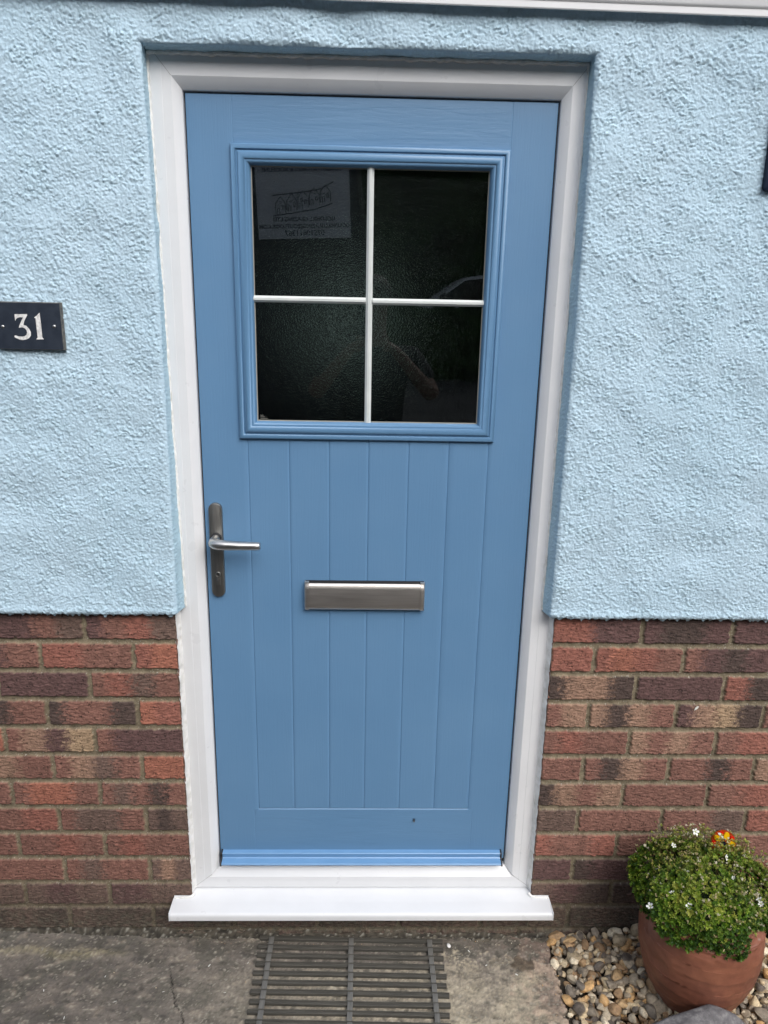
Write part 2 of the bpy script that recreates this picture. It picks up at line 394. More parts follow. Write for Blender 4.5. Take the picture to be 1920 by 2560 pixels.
ROWS_R = {1: ['RRDD', 'DKKD', 'DD'], 2: ['RR', 'RORr', 'rDKD'], 3: ['KBBK', 'DDDD', 'RKr'], 4: ['rB', 'BKBr', 'DBYK', 'r'], 5: ['rRrr', 'BrBr', 'rRR'],
          6: ['rr', 'rKBr', 'rrKr', 'B'], 7: ['KBrB', 'rrr', 'rR'], 8: ['SS', 'rrr', 'rrS', 'R'], 9: ['RrrR', 'rr', 'r'], 10: ['DD', 'KDDK', 'rD'],
          11: ['SDK', 'KDD', 'SD'], 12: ['SKS', 'KSK', 'SS']}
OP = 0.4612      # half width of the brick opening
house = empty('house_wall', (0, 0, 0))
tag(house, 'house wall of pale blue rough render above red brown brickwork around the blue door', 'wall')

def brick_patch(x0, x1, z0, z1, step, seed, hole=True):
    nx = int(round((x1-x0)/step))+1; nz = int(round((z1-z0)/step))+1
    X = np.linspace(x0, x1, nx)[None, :].repeat(nz, 0); Z = np.linspace(z0, z1, nz)[:, None].repeat(nx, 1)
    wob = 0.0011
    fine = step < 0.004
    n_a = fnoise(nz, nx, step, 0.03, 0.7, seed=seed); n_b = fnoise(nz, nx, step, 0.03, 0.7, seed=seed+1)
    wr = fnoise(nz, nx, step, 0.0062, 0.40, (5.0, 1), seed+2)            # wrinkles running along the brick
    wr2 = fnoise(nz, nx, step, 0.012, 0.6, (2.6, 1), seed+3)
    sp = fnoise(nz, nx, step, 0.006, 0.5, seed=seed+4); big = fnoise(nz, nx, step, 0.06, 0.8, seed=seed+5)
    spm = fnoise(nz, nx, step, 0.04, 0.8, seed=seed+6)
    Xw = X+n_a*wob; Zw = Z+n_b*wob*0.8
    row = np.floor((BZ0+11*CO-Zw)/CO).astype(int)                        # 1 = first full visible course
    zc = BZ0+11*CO-(row+0.5)*CO
    rown = row+1
    odd = (rown % 2) == 1
    side = np.where(X < 0, -1, 1)
    off = np.abs(Xw)-OP
    first = np.where(odd, 0.220, 0.1075)
    # under the cill (inside the opening) keep a running bond
    inside = off < 0
    k = np.where(off < first, 0, 1+np.floor((off-first)/0.225)).astype(int)
    lo = np.where(k == 0, -0.005, first+(k-1)*0.225); hi = np.where(k == 0, first, first+k*0.225)
    kin = np.floor((Xw+OP+0.112*(~odd))/0.225).astype(int)
    off = np.where(inside, Xw+OP+0.112*(~odd), off); lo = np.where(inside, kin*0.225, lo); hi = np.where(inside, (kin+1)*0.225, hi)
    jh = 0.0055; jv = 0.0068
    dx = np.minimum(off-lo, hi-off)-jh
    dz = CO/2-np.abs(Zw-zc)-jv
    d = np.minimum(dx, dz)
    rad = 0.004                                                          # corner rounding
    cc = (dx < rad) & (dz < rad); d = np.where(cc, rad-np.hypot(np.minimum(dx-rad, 0), np.minimum(dz-rad, 0)), d)
    brick = np.clip(d/0.0026+0.35, 0, 1); brick = brick*brick*(3-2*brick)
    crease = np.exp(-(wr/0.24)**2)*np.clip(0.75+0.45*spm, 0.25, 1.2)
    hb = 0.0070*brick + brick*(0.00045*wr2+0.0003*sp - 0.0010*crease)
    hm = (1-brick)*(0.0003*sp+0.0004*big)
    Y = -(hb+hm)+0.0070
    rid = (k+side*40)*100+rown+np.where(inside, 7000+kin*31, 0)
    # brick colours
    Cc = np.zeros((nz, nx, 3))
    keys = 'RrrDSrBOrKrr'
    t = np.clip((off-lo)/(hi-lo), 0, 0.999); t = np.where((side < 0) & ~inside, 1-t, t)
    jt = np.random.default_rng(seed+9).normal(0, 1, (nz, nx)); t = np.clip(t+0.012*n_a+0.012*big+0.022*wr2+0.03*jt, 0, 0.999)
    for r in np.unique(rid):
        mk = rid == r
        rw = int(rown[mk][0]); kk = int(k[mk][0]); sd_ = int(side[mk][0]); ins = bool(inside[mk][0])
        tbl = (ROWS_L if sd_ < 0 else ROWS_R).get(rw)
        rg = random.Random(int(r)*13+5)
        if not ins and tbl and kk < len(tbl): s = tbl[kk]
        else: s = ''.join(rg.choice('KDKS' if rw > 10 else keys) for _ in range(rg.choice([2, 3, 3, 4])))
        tt = t[mk]*len(s); i0 = np.floor(tt).astype(int); fr = tt-i0
        i1 = np.minimum(i0+1, len(s)-1)
        P = np.array([TONE[q] for q in s]); P = P*0.90+P.mean(1)[:, None]*0.10
        f = np.clip((fr-0.6)/0.4, 0, 1)[:, None]
        c = P[i0]*(1-f)+P[i1]*f
        Cc[mk] = c*(1+rg.uniform(-0.08, 0.08))
    Cc *= (1-0.66*crease*np.clip(0.75+0.5*wr2, 0, 1))[..., None]
    Cc *= np.clip(1+0.10*wr2+0.06*big, 0.6, 1.5)[..., None]
    pit = np.zeros((nz, nx)); rs = np.random.default_rng(seed+20); npt = int(nx*nz*step*step*(9000 if fine else 0))
    pi_ = rs.integers(1, nz-2, npt); pj_ = rs.integers(1, nx-2, npt); dens = np.clip(0.35+0.5*spm[pi_, pj_], 0.05, 1); ok = rs.random(npt) < dens; pi_ = pi_[ok]; pj_ = pj_[ok]; st_ = rs.uniform(0.5, 1.0, len(pi_))
    np.maximum.at(pit, (pi_, pj_), st_); big_ = st_ > 0.58
    for di, dj in ((0, 1), (1, 0), (1, 1)): np.maximum.at(pit, (pi_[big_]+di, pj_[big_]+dj), st_[big_]*0.9)
    Cc *= (1-0.80*pit)[..., None]; Y = Y+0.0009*pit*brick
    mort = np.array(lin((113, 104, 86)))/0.8
    Cm = mort*np.clip(1+0.05*sp+0.10*big, 0.5, 1.6)[..., None]
    fleck = np.clip((sp-1.9)/0.3, 0, 1)[..., None]; Cm = Cm*(1-fleck)+np.array(lin((175, 170, 160)))*fleck
    C3 = Cc*brick[..., None]+Cm*(1-brick[..., None])
    # grime and damp near the ground
    g = np.clip((0.165-Z+0.02*big+0.012*n_a)/0.10, 0, 1)[..., None]
    gr = np.array(lin((84, 74, 64)))*np.clip(1+0.28*sp+0.35*wr2, 0.3, 2)[..., None]
    C3 = C3*(1-0.62*g)+gr*0.62*g
    alg = np.clip((spm+0.3)*0.8, 0, 1)[..., None]*np.clip((0.12-Z)/0.08, 0, 1)[..., None]*0.35
    C3 = C3*(1-alg)+np.array(lin((96, 98, 84)))*alg
    keep = None
    if hole:
        xm = 0.5*(X[:-1, :-1]+X[1:, 1:]); zm = 0.5*(Z[:-1, :-1]+Z[1:, 1:])
        keep = ~((np.abs(xm) < OP) & (zm > 0.118))
    V = np.stack([X, Y, Z], -1).reshape(-1, 3); F = grid_faces(nz, nx, keep)
    return compact(V, F, C3.reshape(-1, 3))
parts = [brick_patch(-1.16, 1.26, -0.04, 0.972, 0.0016, 11), brick_patch(-2.8, -1.16, -0.04, 0.972, 0.006, 51, False), brick_patch(1.26, 2.8, -0.04, 0.972, 0.006, 91, False)]
Vs = []; Fs = []; Cs = []; b0 = 0
for V, F, C in parts:
    Vs.append(V); Fs.append(F+b0); Cs.append(C); b0 += len(V)
# jamb returns of the brick opening
for sx in (-1, 1):
    x = sx*OP; n = 60
    zz = np.linspace(0.118, 0.972, n); V = np.array([(x, y, z) for z in zz for y in (0.001, 0.10)])
    F = np.array([(2*i, 2*i+1, 2*i+3, 2*i+2) for i in range(n-1)])
    Vs.append(V); Fs.append(F+b0); Cs.append(np.tile(TONE['r'], (len(V), 1))); b0 += len(V)
np_mesh('brickwork', np.concatenate(Vs), np.concatenate(Fs), M['brick'], house, np.concatenate(Cs))

# ------------------------------------------------------------------ rough render coat
RY = -0.020                        # face of the render, proud of the brick
RB = 0.960                         # its bottom edge
def opening_edges(z):
    """front edge x of the render opening (left, right)"""
    l = np.interp(z, [0.96, 1.72, 2.17], [-0.4523, -0.4487, -0.4570]); r = np.interp(z, [0.96, 1.7, 2.17], [0.4463, 0.4475, 0.4417])
    return l, r
HEAD = 2.169
def render_coat():
    st = 0.0021
    x0, x1, z0, z1 = -1.0, 1.0, RB, 2.262
    nx = int((x1-x0)/st)+1; nz = int((z1-z0)/st)+1
    N = 2700; 
    a = fnoise(nz, nx, st, 0.016, 0.7, (1.25, 0.9), 1); b = fnoise(nz, nx, st, 0.0085, 0.5, (1.25, 0.85), 2); c = fnoise(nz, nx, st, 0.006, 0.35, seed=3)
    env = fnoise(nz, nx, st, 0.11, 0.7, seed=4); big = fnoise(nz, nx, st, 0.3, 0.6, seed=5)
    ridge = 1-np.abs(a)*0.9
    lump = np.maximum(a, 0)**0.8
    h = 0.00030*np.tanh(1.0*a)+0.00042*b+0.00034*c
    # thrown aggregate: many small domes, the highest wins
    rg = np.random.default_rng(8); D = np.zeros((nz, nx))
    nb = 95000
    ci = rg.integers(3, nz-4, nb); cj = rg.integers(3, nx-4, nb); rr = 0.9+1.5*rg.random(nb)**1.8; hh = rg.uniform(0.35, 1.0, nb)*rr*0.00105
    oi, oj = np.mgrid[-3:4, -3:4]; fo = rg.uniform(-0.5, 0.5, (nb, 2))
    for q, (i, j, r_, h_) in enumerate(zip(ci, cj, rr, hh)):
        blk = D[i-3:i+4, j-3:j+4]; d2 = (oi-fo[q, 0])**2+(oj-fo[q, 1])**2
        np.maximum(blk, h_*np.clip(1-d2/(r_*r_), 0, 1)**0.6, out=blk)
    k = np.clip(0.88+0.22*env, 0.35, 1.2)
    H = h*np.clip(0.9+0.2*env, 0.5, 1.4)+D*k+0.0012*big
    X = np.linspace(x0, x1, nx)[None, :].repeat(nz, 0).copy(); Z = np.linspace(z0, z1, nz)[:, None].repeat(nx, 1).copy()
    # the trowelled border round the opening is flatter
    l, r = opening_edges(Z); inside = (X > l) & (X < r) & (Z < HEAD)
    dist = np.where(Z < HEAD, np.maximum(l-X, X-r), np.hypot(np.maximum(np.maximum(l-X, X-r), 0), Z-HEAD)); dist = np.where(inside, 0, dist)
    fl = np.clip(dist/0.005, 0.3, 1); topf = np.clip((z1-Z)/0.05, 0.3, 1)
    Y = RY-(1.25*H*fl*np.minimum(1, topf+0.2))+0.004*np.exp(-np.maximum(dist, 0)/0.004)
    # feather the bottom edge
    edge = 0.0032*fnoise(1, nx, st, 0.03, 0.6, seed=9)[0]+0.0007*fnoise(1, nx, st, 0.010, 0.8, seed=10)[0]
    drop = np.clip(1-(Z-z0)/0.02, 0, 1); Z = Z+drop*np.clip(edge, -0.006, 0.006)[None, :]
    Y = Y+0.006*np.clip(1-(Z-z0)/0.006, 0, 1)**2-0.0025*np.clip(1-np.abs(Z-z0-0.012)/0.012, 0, 1)
    # snap columns next to the opening to its edges
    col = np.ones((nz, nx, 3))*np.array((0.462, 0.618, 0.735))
    pit = np.clip(-(h*1000+0.2), 0, 1.5); col *= (1-0.05*pit)[..., None]
    top_band = np.clip((Z-2.205)/0.04, 0, 1)*np.clip(0.55+0.3*env+0.25*a, 0, 1); col = col*(1-0.12*top_band[..., None])+np.array((0.12, 0.13, 0.12))*0.12*top_band[..., None]  # patchy band, greyer and darker towards the top edge of the render
    grn = np.clip(env*0.5-0.2, 0, 0.5)[..., None]; col = col*(1-0.07*grn)+np.array((0.36, 0.6, 0.55))*0.07*grn
    xm = X[:-1, :-1]+st/2; zm = Z[:-1, :-1]+st/2; lm, rm = opening_edges(zm)
    hole = (xm > lm) & (xm < rm) & (zm < HEAD)
    # move border vertices exactly onto the opening line
    lz, rz_ = opening_edges(Z[:, 0])
    for i in range(nz):
        if Z[i, 0] < HEAD+st*0.5:
            for e in (lz[i], rz_[i]):
                j = int(round((e-x0)/st)); X[i, j] = e
    ih = int(round((HEAD-z0)/st)); jl = int(round((lz[ih]-x0)/st)); jr = int(round((rz_[ih]-x0)/st)); Z[ih, jl:jr+1] = HEAD
    jj = [(int(round((lz[i]-x0)/st)), int(round((rz_[i]-x0)/st))) for i in range(nz)]
    keep = np.ones((nz-1, nx-1), bool)
    for i in range(ih):
        a0 = max(jj[i][0], jj[i+1][0]) if i+1 <= ih else jj[i][0]; b_ = min(jj[i][1], jj[i+1][1]); keep[i, a0:b_] = False
    V = np.stack([X, Y, Z], -1).reshape(-1, 3); F = grid_faces(nz, nx, keep)
    idx = np.arange(nz*nx).reshape(nz, nx)
    VV = [V]; FF = [F]; CC = [col.reshape(-1, 3)]; b0 = len(V)
    # reveals: the boundary line swept back to the frame
    loop = [idx[i, jj[i][0]] for i in range(0, ih)]+[idx[ih, j] for j in range(jl, jr+1)]+[idx[i, jj[i][1]] for i in range(ih-1, -1, -1)]
    loop = np.array(loop); P = V[loop].copy(); n = len(loop)
    back = P.copy(); s = np.arange(n)
    xl = np.interp(P[:, 2], [0.96, 2.17], [-0.4402, -0.4572]); xr = np.interp(P[:, 2], [0.96, 2.17], [0.4332, 0.4402])
    isl = s < ih; isr = s >= n-ih; ish = ~(isl | isr)
    back[isl, 0] = xl[isl]; back[isr, 0] = xr[isr]
    u = (P[ish, 0]-P[ish, 0].min())/(P[ish, 0].max()-P[ish, 0].min()); back[ish, 0] = -0.4572+u*(0.8974); back[ish, 2] = 2.1665
    sf = np.clip((back[:, 2]-RB)/0.012, 0, 1); back[:, 2] -= 0.0
    wobx = fnoise(1, n, 0.002, 0.16, 0.5, seed=21)[0]*0.0010
    m = 12; rows = [loop]
    nn = (fnoise(m+1, n, 0.0035, 0.02, 0.6, seed=22)*0.0006+fnoise(m+1, n, 0.0035, 0.009, 0.5, seed=27)*0.0003)*np.linspace(1, 0.35, m+1)[:, None]
    for q in range(1, m+1):
        t = q/m; Q = P*(1-t)+back*t; Q[:, 1] = P[:, 1]+(0.030-P[:, 1])*t
        e = nn[q]+wobx*t
        Q[isl, 0] += e[isl]; Q[isr, 0] -= e[isr]; Q[ish, 2] -= e[ish]
        if q < 3:   # soften the arris
            o = (3-q)*0.0008
            Q[isl, 0] += o; Q[isr, 0] -= o; Q[ish, 2] -= o
        VV.append(Q); rows.append(np.arange(b0, b0+n)); b0 += n
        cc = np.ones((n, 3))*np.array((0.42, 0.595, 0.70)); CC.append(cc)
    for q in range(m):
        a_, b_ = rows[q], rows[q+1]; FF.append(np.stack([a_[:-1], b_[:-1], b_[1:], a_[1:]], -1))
    # underside lip of the render back to the brick
    for (ja, jb) in ((0, jj[0][0]), (jj[0][1], nx-1)):
        base = idx[0, ja:jb+1]; Q = V[base].copy(); Q[:, 1] = 0.012; Q[:, 2] += 0.003
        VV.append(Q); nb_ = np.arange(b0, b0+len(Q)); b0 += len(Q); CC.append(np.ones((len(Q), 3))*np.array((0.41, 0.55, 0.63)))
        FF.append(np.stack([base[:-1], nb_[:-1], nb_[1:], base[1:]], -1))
    # plain outer areas beyond the picture, same texture at a coarser step
    for (xa, xb, za, zb, sd_) in ((-2.8, -1.0, RB, 2.262, 31), (1.0, 2.8, RB, 2.262, 33), (-2.8, 2.8, 2.262, 3.1, 35)):
        s2 = 0.008; n2 = int((xb-xa)/s2)+1; m2 = int((zb-za)/s2)+1
        hh2 = fnoise(m2, n2, s2, 0.03, 0.5, seed=sd_)*0.0013
        X2 = np.linspace(xa, xb, n2)[None, :].repeat(m2, 0); Z2 = np.linspace(za, zb, m2)[:, None].repeat(n2, 1)
        V2 = np.stack([X2, RY-hh2, Z2], -1).reshape(-1, 3); VV.append(V2); FF.append(grid_faces(m2, n2)+b0); b0 += len(V2)
        CC.append(np.ones((len(V2), 3))*np.array((0.462, 0.618, 0.735)))
    V = np.concatenate(VV); F = np.concatenate(FF); C = np.concatenate(CC); V, F, C = compact(V, F, C)
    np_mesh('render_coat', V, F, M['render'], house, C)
render_coat()

# mortar haunching where the wall meets the path
def fillet():
    st = 0.004; x0, x1 = -1.3, 0.56; nx = int((x1-x0)/st)+1; m = 9
    V = []; C = []
    n1 = fnoise(m, nx, st, 0.03, 0.7, (2.2, 1), seed=41); n2 = fnoise(m, nx, st, 0.012, 0.6, (1.8, 1), seed=42); lowf = fnoise(1, nx, st, 0.3, 0.6, seed=43)[0]
    xs = np.linspace(x0, x1, nx)
    top = np.interp(xs, [-1.3, -0.8, -0.45, 0.0, 0.5, 0.56], [0.036, 0.033, 0.020, 0.012, 0.010, 0.0])+0.003*lowf
    dep = np.interp(xs, [-1.3, -0.5, 0, 0.5], [0.016, 0.016, 0.014, 0.03])+0.003*lowf
    for q in range(m):
        t = q/(m-1); z = top*(1-t)**1.4-0.004*t+n1[q]*0.0014+n2[q]*0.0004; y = 0.003-dep*t+n2[q]*0.0005
        V.append(np.stack([xs, y, z], -1))
        c = np.array(lin((76, 71, 62)))*np.clip(1+0.30*n1[q]+0.22*n2[q], 0.3, 2.2)[:, None]
        crk = np.clip(1-np.abs(t-0.62+0.12*n1[q])/0.10, 0, 1)[:, None]*0.8; c = c*(1-crk)+0.012*crk
        lt = np.clip((n2[q]-1.0), 0, 1)[:, None]; c = c*(1-lt)+np.array(lin((150, 148, 138)))*lt
        C.append(c)
    np_mesh('mortar_fillet', np.concatenate(V), grid_faces(m, nx, flip=True), M['concrete'], house, np.concatenate(C))
fillet()

# overhanging white board at the top of the picture
mb = MB()
pr = [(-0.0225, 2.2515), (-0.034, 2.2425), (-0.0365, 2.2400), (-0.0395, 2.2400), (-0.0405, 2.2417), (-0.0405, 2.2525), (-0.0430, 2.2550), (-0.0445, 2.2585), (-0.0445, 2.42), (-0.0225, 2.42)]
n = len(pr); xs = [-2.8, 2.8]
mb.add([(x, y, z+0.0012-0.0083*x) for x in xs for (y, z) in pr], [tuple(range(n)), tuple(range(2*n-1, n-1, -1))]+[(i, (i+1) % n, n+(i+1) % n, n+i) for i in range(n)])
o = mb.build('fascia_board', M['pvc'], house, 30)

# unlit hall behind the glass
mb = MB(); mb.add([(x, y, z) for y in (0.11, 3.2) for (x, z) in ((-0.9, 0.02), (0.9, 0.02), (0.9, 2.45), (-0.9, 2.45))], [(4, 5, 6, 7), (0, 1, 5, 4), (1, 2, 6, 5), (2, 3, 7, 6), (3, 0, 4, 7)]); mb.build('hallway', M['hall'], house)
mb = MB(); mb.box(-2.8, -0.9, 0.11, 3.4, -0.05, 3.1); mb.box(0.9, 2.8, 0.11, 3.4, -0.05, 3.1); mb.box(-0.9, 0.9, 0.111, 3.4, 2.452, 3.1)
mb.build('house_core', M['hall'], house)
m = mat('daylit_back_window', (0.5, 0.55, 0.5), 0.5); bsdf(m).inputs['Emission Color'].default_value = (0.85, 1.0, 0.95, 1); bsdf(m).inputs['Emission Strength'].default_value = 0.13
mb = MB(); mb.box(-0.26, -0.02, 3.16, 3.19, 1.38, 1.86)
mb.build('back_window', m, house)

# ------------------------------------------------------------------ front door
door = empty('front_door', (0, 0, 0.0))
tag(door, 'blue panelled front door with a four pane window in a white frame', 'door')
FX = 0.4600; FT = 2.185; FBZ = 0.1405        # frame outside half width, top, bottom
IX = 0.3925; IZT = 2.1015; IZB = 0.1965       # clear opening where the leaf sits
def rect_frame(name, prof, mt, parent, x0, x1, z0, z1, smooth=25, sides='LTRB'):
    """prof: (inset, y) pairs from the outside in, mitred round the rectangle"""
    k = len(prof); V = []
    for (cx, cz, sx, sz) in ((x0, z0, 1, 1), (x0, z1, 1, -1), (x1, z1, -1, -1), (x1, z0, -1, 1)):
        for (t, y) in prof: V.append((cx+sx*t, y, cz+sz*t))
    F = []
    for s, c in enumerate('LTRB'):
        if c not in sides: continue
        a = s*k; b = ((s+1) % 4)*k
        for i in range(k-1): F.append((a+i, a+i+1, b+i+1, b+i))
    mb = MB(); mb.add(V, F)
    me = bpy.data.meshes.new(name); me.from_pydata(mb.v, [], mb.f); o = link(name, me, mt, parent)
    # duplicate vertices at mitres keep a crisp joint
    smooth_angle(o, smooth); return o
FY = 0.025
# frame profile: face nearly flat with a small bead, then a chamfer down to the rebate
fw = FX-IX
prof = [(0.0, 0.10), (0.0, FY+0.004), (0.003, FY+0.001), (0.006, FY), (0.030, FY-0.0005), (0.0305, FY), (0.0495, FY), (0.0505, FY+0.0006), (fw-0.0015, FY+0.0165), (fw-0.0003, FY+0.0185), (fw, FY+0.021), (fw, 0.085)]
V = []; F = []
def frame_bar(name, pts_a, pts_b):
    """pts_a/pts_b lists of (x,y,z) for the two ends"""
    n = len(pts_a); mb = MB(); mb.add(pts_a+pts_b, [(i, i+1, n+i+1, n+i) for i in range(n-1)]); return mb
def P4(corner, t, y):
    # corner: 0 bottom-left 1 top-left 2 top-right 3 bottom-right; per-side widths
    wl = t/fw*(FX-IX); wt = t/fw*(FT-IZT); wb = t/fw*(IZB-FBZ)
    return {0: (-FX+wl, y, FBZ+wb), 1: (-FX+wl, y, FT-wt), 2: (FX-wl, y, FT-wt), 3: (FX-wl, y, FBZ+wb)}[corner]
for nm, a, b in (('frame_jamb', 0, 1), ('frame_head', 1, 2), ('frame_jamb', 2, 3), ('threshold', 3, 0)):
    pf = prof
    if nm == 'threshold':
        pf = [(0.0, 0.10), (0.0, FY), (0.040, FY), (0.041, FY+0.0006), (fw-0.001, FY+0.0185), (fw, FY+0.021), (fw, 0.085)]
    ob = frame_bar(nm, [P4(a, t, y) for t, y in pf], [P4(b, t, y) for t, y in pf]).build(nm, M['pvc'], door, 22, fix=False)
# fine mitre seams
mb = MB()
for (c, sx, sz) in ((1, 1, -1), (2, -1, -1), (0, 1, 1), (3, -1, 1)):
    a = Vector(P4(c, 0.004, FY-0.0004)); b = Vector(P4(c, 0.0500, FY-0.0004)); mb.tube([a, b], 0.0004, 5)
mseam = mat('seam_shadow_line', (0.30, 0.30, 0.30), 0.8)
mb.build('mitre_seam', mseam, door)
# dark seal in the gap between leaf and frame
mb = MB(); g = 0.0035
for (x0, x1, z0, z1) in ((-IX+0.0002, -IX+g, IZB, IZT-0.0002), (IX-g, IX-0.0002, IZB, IZT-0.0002), (-IX+g, IX-g, IZT-g, IZT-0.0002)):
    mb.box(x0, x1, FY+0.034, 0.083, z0, z1)
mb.build('weather_seal', M['black'], door)

# projecting cill with horns
def cill():
    # profile (y, z) from the back to the nose
    pf = [(0.060, 0.1385), (0.024, 0.1365), (-0.0175, 0.1312), (-0.020, 0.1310), (-0.0505, 0.1285), (-0.0555, 0.1270), (-0.0580, 0.1235), (-0.0588, 0.1190), (-0.0588, 0.1085), (-0.0540, 0.1075), (-0.048, 0.1075), (-0.048, 0.1125), (-0.004, 0.1125), (0.060, 0.1125)]
    mb = MB(); n = len(pf)
    def loop(x, yclip):
        return [(x, min(y, yclip), z) for (y, z) in pf]
    L = [loop(-0.5075, -0.003), loop(-OP+0.001, -0.003), loop(-OP+0.001, 0.06), loop(OP-0.001, 0.06), loop(OP-0.001, -0.003), loop(0.5082, -0.003)]
    for q, l in enumerate(L): mb.v += l
    for q in range(len(L)-1):
        for i in range(n-1): mb.f.append((q*n+i, q*n+i+1, (q+1)*n+i+1, (q+1)*n+i))
    mb.f.append(tuple(range(n))); mb.f.append(tuple(range((len(L)-1)*n, len(L)*n))[::-1])
    return mb.build('door_cill', M['pvc'], door, 40)
cill_o = cill()
# moulded end caps of the horns
mb = MB()
for sx, x in ((-1, -0.5078), (1, 0.5085)):
    mb.box(min(x, x+sx*0.002), max(x, x+sx*0.002), -0.0592, -0.003, 0.107, 0.1318, 0.0008)
mb.build('cill_end_cap', M['pvc'], cill_o, 40)

# uneven bead of sealant round the frame
def bead(pts, rad, seed, name='sealant'):
    rg = np.random.default_rng(seed); P = np.array(pts, float)
    seg = np.r_[0, np.cumsum(np.linalg.norm(np.diff(P, axis=0), axis=1))]; L = seg[-1]; n = int(L/0.004)
    s = np.linspace(0, L, n); Q = np.stack([np.interp(s, seg, P[:, i]) for i in range(3)], -1)
    wv = fnoise(1, n, 0.004, 0.05, 0.8, seed=seed)[0]; w2 = fnoise(1, n, 0.004, 0.02, 0.6, seed=seed+1)[0]
    r = rad*np.clip(1+0.10*wv+0.04*w2, 0.6, 1.5)
    return Q, r
mb = MB()
def add_bead(pts, rad, seed, amp=0.0008, axis=0):
    Q, r = bead(pts, rad, seed); n = len(Q); w3 = fnoise(1, n, 0.004, 0.035, 0.8, seed=seed+5)[0]*amp; Q[:, axis] += w3
    mb.tube([tuple(q) for q in Q], list(r), 8, flat=1.0)
zb = 0.962
add_bead([(-0.4400, 0.0245, zb+0.004), (-0.4485, 0.0245, 1.55), (-0.4560, 0.0245, 2.161)], 0.0032, 61, 0.0004)
add_bead([(0.4335, 0.0245, zb+0.004), (0.4370, 0.0245, 1.55), (0.4395, 0.0245, 2.161)], 0.0028, 63, 0.0004)
add_bead([(-0.4560, 0.0245, 2.164), (0.4395, 0.0245, 2.164)], 0.0042, 65, 0.0008, 2)
# by the brickwork the bead is wider and runs out into the joints
def jag(sx, seed):
    zz = np.arange(0.139, 0.966, 0.003); n = len(zz)
    ph = (zz-BZ0)/CO; d = np.abs(ph-np.round(ph))*CO             # distance to the nearest bed joint
    j = np.clip(1-d/0.010, 0, 1)
    w1 = fnoise(1, n, 0.003, 0.07, 0.4, seed=seed)[0]
    outer = 0.4604+0.0026*j+0.0006*w1; inner = 0.4535+0.0004*w1+0*zz
    V = []; 
    prof = [(0.0, 0.0030), (0.12, 0.0095), (0.35, 0.0160), (0.7, 0.0215), (1.0, 0.0252)]
    for (t, y) in prof:
        V.append(np.stack([sx*(outer*(1-t)+inner*t), y+0.0002*w1*(1-t)+0.0*zz-0.0026*j*(1-t)**4, zz], -1))
    V = np.concatenate(V); m_ = len(prof); F = grid_faces(m_, n)
    mb.add(V.tolist(), F.tolist())
jag(-1, 71); jag(1, 73)
# smear on the brick above each horn
for sx in (-1, 1):
    pts = [(sx*0.5065, -0.0065, 0.1335), (sx*0.495, -0.0062, 0.1345), (sx*0.475, -0.0062, 0.134), (sx*0.4605, -0.004, 0.1365), (sx*0.455, 0.004, 0.1385)]
    add_bead(pts, 0.0038, 81+sx, 0.0006, 2)
mb.build('sealant', M['seal'], door, 50)

# ------------------------------------------------------------------ door leaf
LX = 0.3885; LB = 0.215; LT = 2.0975; LY = 0.048
GX = [-0.2815, -0.1860, -0.0926, 0.0003, 0.0946, 0.1888, 0.2820]
SX0, SX1, SZ0, SZ1 = -0.2985, 0.2932, 1.3790, 2.0042
def leaf_mesh():
    xs = set(np.round(np.linspace(-LX, LX, 60), 5)); gw = 0.0017
    for g_ in GX: xs |= {round(g_-gw*1.6, 5), round(g_-gw, 5), round(g_, 5), round(g_+gw, 5), round(g_+gw*1.6, 5)}
    for e in (-0.2935, 0.2935): xs |= {e-0.0006, e, e+0.0006}
    xs |= {SX0+0.02, SX1-0.02}
    zs = set(np.round(np.linspace(LB, LT, 90), 5)) | {0.3735-0.0028, 0.3735-0.0016, 0.3735, 0.3735+0.0016, 0.3735+0.0028, SZ0+0.02, SZ1-0.02, 1.392}
    xs = np.array(sorted(xs)); zs = np.array(sorted(zs)); nx, nz = len(xs), len(zs)
    X = xs[None, :].repeat(nz, 0); Z = zs[:, None].repeat(nx, 1)
    y = np.full((nz, nx), LY)
    for q, g_ in enumerate(GX):
        dd = np.abs(X-g_); dep = np.clip(1-dd/0.0026, 0, 1)*0.0016
        y = np.maximum(y, LY+dep*((Z > 0.3735-0.0005) & (Z < 1.40)))
    y = np.maximum(y, LY+np.clip(1-np.abs(Z-0.3735)/0.0026, 0, 1)*0.0022*((X > GX[0]-0.001) & (X < GX[-1]+0.001)))
    y = np.maximum(y, LY+np.clip(1-np.abs(np.abs(X)-0.2935)/0.0008, 0, 1)*0.0006*((Z > 1.99) | (Z < 0.37)))
    # a faint bow and dents so that the skin is not dead flat
    y = y+0.0004*np.sin(X*7+1)*np.sin(Z*3.1)
    bd = (X <= -LX+1e-6) | (X >= LX-1e-6) | (Z <= LB+1e-6) | (Z >= LT-1e-6); y = y+0.0012*bd
    V = np.stack([X, y, Z], -1).reshape(-1, 3)
    xm = (xs[:-1]+xs[1:])/2; zm = (zs[:-1]+zs[1:])/2
    keep = ~((xm[None, :] > SX0+0.02) & (xm[None, :] < SX1-0.02) & (zm[:, None] > SZ0+0.02) & (zm[:, None] < SZ1-0.02))
    F = grid_faces(nz, nx, keep); b0 = len(V)
    # edges back to the rebate
    E = np.array([(x, yy, z) for (x, z) in ((-LX, LB), (-LX, LT), (LX, LT), (LX, LB)) for yy in (LY+0.0012, 0.092)])
    FE = np.array([(0, 1, 3, 2), (2, 3, 5, 4), (4, 5, 7, 6), (6, 7, 1, 0)])+b0
    V = np.concatenate([V, E]); F = np.concatenate([F, FE])
    V, F, _ = compact(V, F); return V, F
V, F = leaf_mesh()
